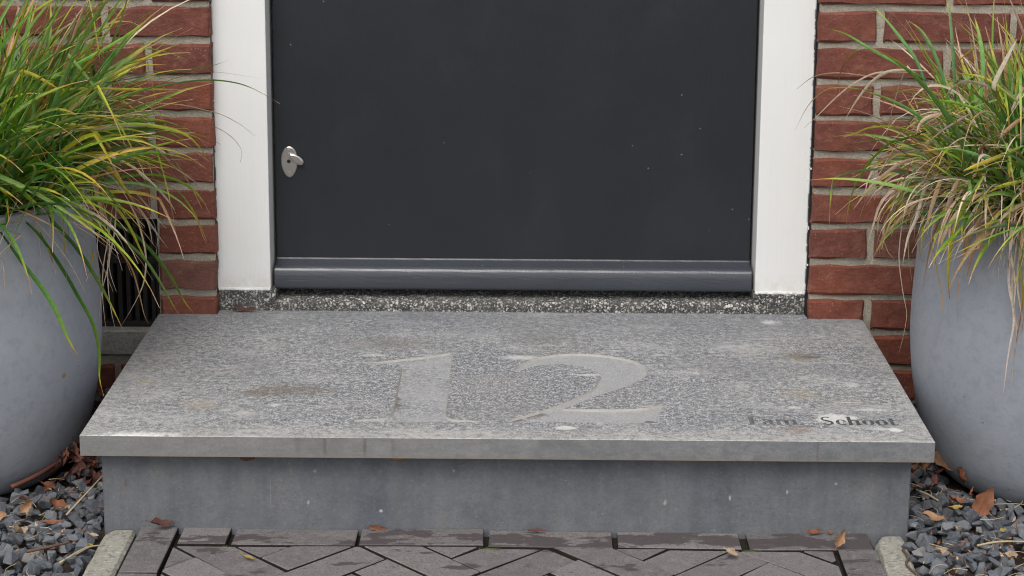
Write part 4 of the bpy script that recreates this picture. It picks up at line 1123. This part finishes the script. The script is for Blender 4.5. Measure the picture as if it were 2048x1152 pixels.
# ------------------------------------------------------------------ gravel
def stone_mesh(seed):
    r = random.Random(seed)
    bm = bmesh.new()
    sx, sy, sz = r.uniform(.8, 1.25), r.uniform(.65, 1.0), r.uniform(.45, .8)
    for i in range(11):
        u = r.uniform(-1, 1); t = r.uniform(0, 2*pi); q = math.sqrt(1-u*u); k = r.uniform(.82, 1.1)
        bm.verts.new((sx*k*q*math.cos(t), sy*k*q*math.sin(t), sz*k*u))
    res = bmesh.ops.convex_hull(bm, input=bm.verts[:])
    bmesh.ops.delete(bm, geom=[v for v in bm.verts if not v.link_faces], context='VERTS')
    bmesh.ops.bevel(bm, geom=bm.edges[:], offset=.05, segments=1, affect='EDGES')
    me = to_mesh(bm, 'stone'); me.materials.append(M_GRAVEL)
    return me
STONES = [stone_mesh(i) for i in range(22)]
def gravel(side):
    r = random.Random(31+side)
    xa, xb = (-1.5, -.574) if side < 0 else (.572, 1.5)
    bm = bmesh.new(); nx, ny = 40, 60
    bmesh.ops.create_grid(bm, x_segments=nx, y_segments=ny, size=1)
    for v in bm.verts:
        v.co = Vector(((xa+xb)/2+v.co.x*(xb-xa)/2-(.04 if side > 0 else 0), -.70+v.co.y*.70, -.163+r.uniform(-.003, .003)))
    bed = tag(link('gravel_bed', to_mesh(bm), M_SOIL), kind='structure')
    cx, cy = PC[side]
    spots = []
    for layer, (sp, z) in enumerate(((.0215, -.160), (.0265, -.1490), (.036, -.1390))):
        y = -1.15
        while y < -.02:
            x = xa-(.05 if side > 0 else 0)
            while x < xb-.004:
                px, py = x+r.uniform(-.4, .4)*sp, y+r.uniform(-.4, .4)*sp
                x += sp
                s = r.uniform(.0100, .0175)*(1.35 if r.random() < .18 else .62 if r.random() < .2 else 1)
                if not (xa-.06 < px < xb): continue
                if math.hypot(px-cx, py-cy) < .168: continue
                lim = .004
                kx = (xb-lim) if side < 0 else (xa+lim)
                if side > 0: kx = (.568-.05*max(0, (-.579-py)/.821)) if py < -.579 else .582
                if (px > kx) if side < 0 else (px < kx): continue
                if layer == 2 and (r.random() < .35): continue
                zz = z+r.uniform(-.004, .003)
                rr = math.hypot(px-cx, py-cy)
                if rr < .205 and zz > -.150: continue
                spots.append((px, py, zz, s, layer))
            y += sp
    ax = lambda p: abs(p[0])
    seen = lambda p: ax(p) < .80 and -.80 < p[1] < -.28
    spots.sort(key=lambda p: (not seen(p), -p[4], p[1]))
    rest = bmesh.new()
    for i, (px, py, zz, s, layer) in enumerate(spots):
        me = r.choice(STONES)
        M = Matrix.LocRotScale(Vector((px, py, zz)), Vector((r.uniform(-.5, .5), r.uniform(-.5, .5), 0)).to_track_quat('Z', 'Y') if False else __import__('mathutils').Euler((r.uniform(-.6, .6), r.uniform(-.6, .6), r.uniform(0, 6.3))), Vector((s, s, s)))
        if i < 300:
            o = bpy.data.objects.new('stone', me); COL.objects.link(o); o.parent = bed; o.matrix_local = M
        elif i < 5200:
            k0 = len(rest.verts)
            rest.from_mesh(me); rest.verts.ensure_lookup_table()
            for v in rest.verts[k0:]: v.co = M @ v.co
    me = bpy.data.meshes.new('loose_gravel'); rest.to_mesh(me); rest.free()
    tag(link('loose_gravel', me, M_GRAVEL, bed), kind='stuff')
gravel(-1); gravel(1)

# ------------------------------------------------------------------ fallen leaves, stems and litter
L_OR = m_leaf('orange_leaf', (.25, .10, .05), (.13, .055, .030))
L_BR = m_leaf('brown_leaf', (.155, .080, .036), (.085, .042, .024))
L_TAN = m_leaf('tan_leaf', (.36, .22, .12), (.24, .125, .065))
L_RED = m_leaf('red_brown_leaf', (.13, .048, .036), (.065, .028, .022))
L_PALE = m_leaf('pale_leaf', (.48, .36, .25), (.30, .20, .12))
L_YEL = m_leaf('yellow_leaf', (.38, .30, .06), (.27, .17, .05))
def leaf_mesh(l, w, curl, fold, seed, twist=0.0):
    r = random.Random(seed); bm = bmesh.new(); N = 9; rows = []
    for i in range(N+1):
        t = i/N
        hw = w*.5*max(.02, math.sin(pi*min(1, t*.96+.02)**.8)**.85)*(1-.2*t)*(1+.12*math.sin(t*17+seed*3))
        ang = curl*(t-.5)
        x = l*(math.sin(ang)/curl if abs(curl) > .05 else (t-.5)); z = l*((1-math.cos(ang))/curl if abs(curl) > .05 else 0)
        row = []
        for j in (-1, -.5, 0, .5, 1):
            yy = j*hw*(1+r.uniform(-.13, .13)); zz = z+abs(j)**1.6*hw*fold*(1+.5*math.sin(t*9+seed))+r.uniform(-.07, .07)*w+j*hw*twist*(t-.3)*2
            row.append(bm.verts.new((x, yy*math.cos(fold*.8), zz)))
        rows.append(row)
    for a, b in zip(rows, rows[1:]):
        for j in range(4): bm.faces.new((a[j], a[j+1], b[j+1], b[j]))
    a = bm.verts.new((-l*.72, .0, rows[0][2].co.z+.002)); b = bm.verts.new((-l*.72, .0012, rows[0][2].co.z+.002))
    c = bm.verts.new((rows[0][2].co.x+.001, .0009, rows[0][2].co.z)); d = bm.verts.new((rows[0][2].co.x+.001, -.0004, rows[0][2].co.z))
    bm.faces.new((a, d, c, b))
    return to_mesh(bm, 'leaf')
def leaf(loc, l, w, rot, mat, label, curl=.8, fold=.5, twist=.3):
    seed = int(abs(loc[0]*1e4)+abs(loc[1]*1e3))
    if loc[2] < -.1 and l < .05: l, w = l*.78, w*.8
    o = link('fallen_leaf', leaf_mesh(l, w, curl, fold, seed, twist), mat, None, True)
    o.location = loc; o.rotation_euler = [rad(a) for a in rot]
    tag(o, label, 'leaf', 'fallen leaves round the step')
leaf((.700, -.512, -.124), .0500, .031, (65, -62, 12), L_OR, 'large orange brown leaf standing upright on the gravel below the planter', .35, .25, .2)
leaf((.668, -.385, -.114), .052, .024, (30, 25, -35), L_BR, 'curled brown leaf leaning on the planter beside the step base', .9, .4)
leaf((.682, -.425, -.120), .045, .026, (40, 60, 30), L_OR, 'folded reddish leaf propped against the planter behind the large upright leaf', .9, .9)
leaf((.641, -.360, -.122), .040, .022, (70, -30, 60), L_BR, 'dark olive brown leaf at the back beside the step base', .6, .6)
leaf((.605, -.405, -.128), .040, .014, (20, 5, 15), L_OR, 'narrow orange leaf beside the far corner of the step base', 1.2, .6)
leaf((.660, -.505, -.128), .046, .018, (10, 10, 10), L_OR, 'curled red orange leaf lying behind a small yellow one', 2.2, .7)
leaf((.655, -.527, -.128), .026, .011, (15, 0, 12), L_YEL, 'small mustard yellow leaf on dark stones near the planter', .7, .4)
leaf((.4690, -.630, -.132), .036, .020, (78, -66, 20), L_TAN, 'tan leaf standing upright in a paver joint', .5, .5)
leaf((-.361, -.684, -.146), .030, .008, (10, 0, -38), L_YEL, 'thin orange yellow leaf stuck in a herringbone joint', .4, .5)
leaf((-.500, -.585, -.140), .046, .020, (20, 10, 25), L_RED, 'dark reddish leaf wedged between the left kerb and the step base', .8, .6)
leaf((-.189, -.579, -.145), .034, .012, (80, 5, 2), L_OR, 'flat bright orange leaf edge at the foot of the step base', .5, .3)
leaf((.040, -.582, -.1465), .036, .008, (20, 0, 0), L_RED, 'thin dark red leaf lying along the foot of the step base', .3, .5)
leaf((.441, -.580, -.145), .030, .011, (40, 0, 6), L_OR, 'amber leaf with a wisp of straw at the foot of the step base', .7, .6)
leaf((.314, -.659, -.145), .026, .014, (35, 10, -28), L_PALE, 'pale curled leaf lying on the herringbone pavers', 1.3, .8)
leaf((-.463, .014, .0035), .050, .010, (20, 0, -4), L_RED, 'long dry red brown leaf lying against the terrazzo threshold', .5, .6)
leaf((-.660, -.545, -.130), .040, .026, (30, 20, 10), L_OR, 'crumpled orange leaf in the middle of the left gravel', 1.8, .9)
leaf((-.645, -.555, -.131), .026, .014, (20, 0, 70), L_PALE, 'pale crumpled scrap beside the crumpled orange leaf', 1.5, .9)
leaf((-.704, -.553, -.128), .036, .020, (50, -20, 60), L_TAN, 'tan leaf standing among the stones at the foot of the left planter', .6, .6)
leaf((-.735, -.585, -.130), .030, .024, (30, 0, 20), L_TAN, 'wedge shaped tan leaf at the left edge of the photograph', .6, .5)
leaf((-.588, -.672, -.136), .020, .012, (10, 0, 20), L_YEL, 'tiny lime yellow leaf on grey stones beside the kerb', .6, .5)
leaf((-.585, -.640, -.134), .020, .008, (20, 0, -20), L_PALE, 'small whitish scrap on stones next to the kerb', .5, .5)
leaf((-.655, -.600, -.132), .038, .013, (15, 0, 10), L_OR, 'brown orange leaf half under a flat stone in the left gravel', .5, .4)
leaf((-.690, -.480, -.126), .040, .018, (30, 30, 40), L_OR, 'orange leaf under the edge of the large dark stone', .8, .7)
leaf((-.715, -.520, -.130), .040, .012, (30, 20, 70), L_OR, 'thin rust coloured leaf near the left planter foot', .8, .6)
leaf((-.690, -.640, -.132), .036, .024, (15, 10, 50), L_PALE, 'crumpled pale leaf with brown edge on the left gravel', 2.0, 1.0)
leaf((.565, -.655, -.138), .020, .010, (40, 20, 80), L_OR, 'small orange leaf against the right kerb', .8, .5)
leaf((.705, -.607, -.130), .018, .013, (10, 0, 50), L_YEL, 'tiny bright yellow leaf on the right gravel', .5, .4)
leaf((.690, -.700, -.130), .034, .018, (20, 10, 20), L_PALE, 'pale crumpled leaf at the lower right among the stones', 1.8, 1.0)
leaf((.615, -.560, -.132), .044, .022, (12, 5, -25), L_TAN, 'torn tan leaf scrap on the right gravel beside the step base', 1.0, .6)
leaf((.598, -.680, -.132), .036, .018, (25, 10, 35), L_PALE, 'pale bent leaf between the right kerb and dark stones', 1.6, .9)
leaf((.463, -.580, -.146), .012, .007, (20, 0, 0), L_OR, 'tiny orange scrap between base and right kerb', .6, .4)
leaf((.612, -.12, -.11), .05, .02, (20, 60, 80), L_OR, 'brown leaf caught between the right planter and the slab side', .8, .6)

def tube_mesh(P, rads, seg=6):
    P = [Vector(p) for p in P]
    bm = bmesh.new(); rings = []
    for i, p in enumerate(P):
        t = (P[min(i+1, len(P)-1)]-P[max(i-1, 0)]).normalized()
        a = t.cross(Vector((0, 0, 1)))
        if a.length < .1: a = t.cross(Vector((0, 1, 0)))
        a.normalize(); b = t.cross(a)
        rr = rads[0]+(rads[1]-rads[0])*i/(len(P)-1)
        rings.append([bm.verts.new(p+(a*math.cos(2*pi*k/seg)+b*math.sin(2*pi*k/seg))*rr) for k in range(seg)])
    for p, q in zip(rings, rings[1:]):
        for k in range(seg): bm.faces.new((p[k], p[(k+1) % seg], q[(k+1) % seg], q[k]))
    bm.faces.new(rings[0]); bm.faces.new(rings[-1][::-1])
    return to_mesh(bm, 'stem')
M_STEM = m_plain('red_brown_stem', (.13, .050, .034), .6)
M_STRAW = m_plain('straw', (.44, .34, .21), .75)
M_TWIG = m_plain('twig_bark', (.13, .075, .05), .85)
tag(link('dry_stalk', tube_mesh(catmull([(-.745, -.478, -.128), (-.715, -.445, -.122), (-.690, -.395, -.116), (-.672, -.350, -.108)], 5), (.0040, .0028)), M_STEM, None, True), 'long red brown stalk lying along the foot of the left planter', 'stem')  # fallen dry stalk, not a reed
tag(link('twig', tube_mesh(catmull([(.556, -.640, -.1455), (.558, -.668, -.1445), (.551, -.690, -.1448), (.556, -.715, -.1450), (.564, -.735, -.1455)], 4), (.0022, .0012)), M_TWIG, None, True), 'crooked dark twig lying on the right kerb', 'twig')
tag(link('dry_straw', tube_mesh(catmull([(-.612, -.735, -.134), (-.585, -.690, -.131), (-.565, -.668, -.137)], 4), (.0016, .001)), M_STRAW, None, True), 'pale dry stalk leaning across the front stones of the left gravel', 'straw')
tag(link('dry_straw', tube_mesh(catmull([(-.664, -.705, -.131), (-.632, -.690, -.129), (-.612, -.672, -.131)], 4), (.0024, .0014)), M_TWIG, None, True), 'brown stalk lying flat on the left gravel', 'straw')
tag(link('dry_straw', tube_mesh(catmull([(-.640, -.575, -.131), (-.612, -.520, -.108), (-.597, -.470, -.098)], 4), (.0014, .0009)), M_STRAW, None, True), 'thin yellow stalk rising from left gravel towards the step base', 'straw')
tag(link('dry_straw', tube_mesh(catmull([(.655, -.660, -.130), (.690, -.652, -.127), (.735, -.648, -.129)], 4), (.0018, .0012)), M_STRAW, None, True), 'long pale stalk crossing the right gravel at the picture edge', 'straw')
tag(link('dry_straw', tube_mesh(catmull([(.612, -.470, -.126), (.622, -.485, -.125), (.634, -.502, -.128)], 4), (.0022, .0014)), M_STRAW, None, True), 'short pale stick beside the dark stones at the right of the base', 'straw')
# litter nobody could count
rng = random.Random(77)
def litter(name, n_, area_, zr, sizes, mats, extra=None):
    bm = bmesh.new()
    for i in range(n_):
        x = rng.uniform(area_[0], area_[1]); y = rng.uniform(area_[2], area_[3])
        if extra and not extra(x, y): continue
        me = leaf_mesh(rng.uniform(*sizes), rng.uniform(*sizes)*.42, rng.uniform(.3, 2.4), rng.uniform(.2, 1), rng.random(), rng.uniform(-.5, .8))
        M = Matrix.LocRotScale(Vector((x, y, rng.uniform(*zr))), __import__('mathutils').Euler((rng.uniform(-.9, .9), rng.uniform(-.9, .9), rng.uniform(0, 6.3))), None)
        k0 = len(bm.verts); f0 = len(bm.faces)
        bm.from_mesh(me); bm.verts.ensure_lookup_table(); bm.faces.ensure_lookup_table()
        mi = rng.randrange(len(mats))
        for v in bm.verts[k0:]: v.co = M @ v.co
        for f in bm.faces[f0:]: f.material_index = mi
        bpy.data.meshes.remove(me)
    me = bpy.data.meshes.new(name); bm.to_mesh(me); bm.free()
    tag(link(name, me, mats, None, True), kind='stuff')
free = lambda x, y: math.hypot(x-PC[-1][0], y-PC[-1][1]) > .185 and math.hypot(x-PC[1][0], y-PC[1][1]) > .185
litter('leaf_litter', 260, (-.70, -.586, -.44, -.14), (-.150, -.085), (.014, .038), [L_RED, L_BR, L_RED, L_RED, L_OR, L_BR], free)
litter('leaf_litter', 40, (.588, .66, -.42, -.10), (-.150, -.115), (.018, .04), [L_BR, L_OR, L_RED], free)
litter('gravel_litter', 90, (-.76, -.585, -.76, -.42), (-.148, -.138), (.004, .013), [L_OR, L_TAN, L_PALE, L_BR], free)
litter('gravel_litter', 130, (.575, .76, -.78, -.42), (-.148, -.136), (.004, .013), [L_TAN, L_PALE, L_OR, L_BR], free)
bm = bmesh.new()
for i in range(60):
    s = 1 if rng.random() < .62 else -1
    x = s*rng.uniform(.59, .76); y = rng.uniform(-.78, -.42)
    if not free(x, y): continue
    a = rng.uniform(0, 6.3); l = rng.uniform(.012, .045); z = rng.uniform(-.140, -.131)
    me = tube_mesh(catmull([(x, y, z), (x+l*.5*math.cos(a), y+l*.5*math.sin(a), z+rng.uniform(0, .004)), (x+l*math.cos(a+.3), y+l*math.sin(a+.3), z+rng.uniform(-.004, .003))], 3), (.0006, .0004), 4)
    bm.from_mesh(me); bpy.data.meshes.remove(me)
me = bpy.data.meshes.new('straw_litter'); bm.to_mesh(me); bm.free()
tag(link('straw_litter', me, M_STRAW), kind='stuff')
# crumbs and moss in the paver joints
M_MOSS = m_plain('moss', (.055, .085, .02), .95, 0, .5)
bm = bmesh.new()
for cx, cy, n_, sp in ((-.032, -.632, 14, .022), (-.447, -.574, 8, .008), (-.40, -.632, 4, .006), (.16, -.634, 4, .01), (.345, -.633, 6, .012)):
    for i in range(n_):
        b0 = bmesh.new(); bmesh.ops.create_icosphere(b0, subdivisions=1, radius=rng.uniform(.0008, .0017))
        for v in b0.verts: v.co += Vector((cx+rng.uniform(-sp, sp) if i == 0 else 0, 0, 0))
        dx, dy = cx+rng.uniform(-sp, sp), cy+rng.uniform(-.0016, .0016)
        for v in b0.verts: v.co = Vector((dx+(v.co.x-(b0.verts[0].co.x if False else 0)) if i else dx+v.co.x-cx, dy+v.co.y, -.1525+v.co.z))
        me = bpy.data.meshes.new('t'); b0.to_mesh(me); b0.free(); bm.from_mesh(me); bpy.data.meshes.remove(me)
me = bpy.data.meshes.new('joint_moss'); bm.to_mesh(me); bm.free()
tag(link('joint_moss', me, M_MOSS), kind='stuff')
# dirt clumps under the overhang
for x, s, lb in ((-.376, .010, 'dark brown dirt clump under the slab edge nearest the left kerb'), (-.160, .009, 'yellowish dirt clump under the slab edge below the carved one')):
    b0 = bmesh.new(); bmesh.ops.create_icosphere(b0, subdivisions=2, radius=1)
    r = random.Random(int(x*1000))
    for v in b0.verts: v.co = Vector((x+v.co.x*s*1.3*r.uniform(.8, 1.2), -.5755+v.co.y*.007, -.0385+v.co.z*s*.7*r.uniform(.7, 1.2)))
    tag(link('dirt_clump', to_mesh(b0), L_BR if x < -.3 else L_TAN, None, True), lb, 'dirt')
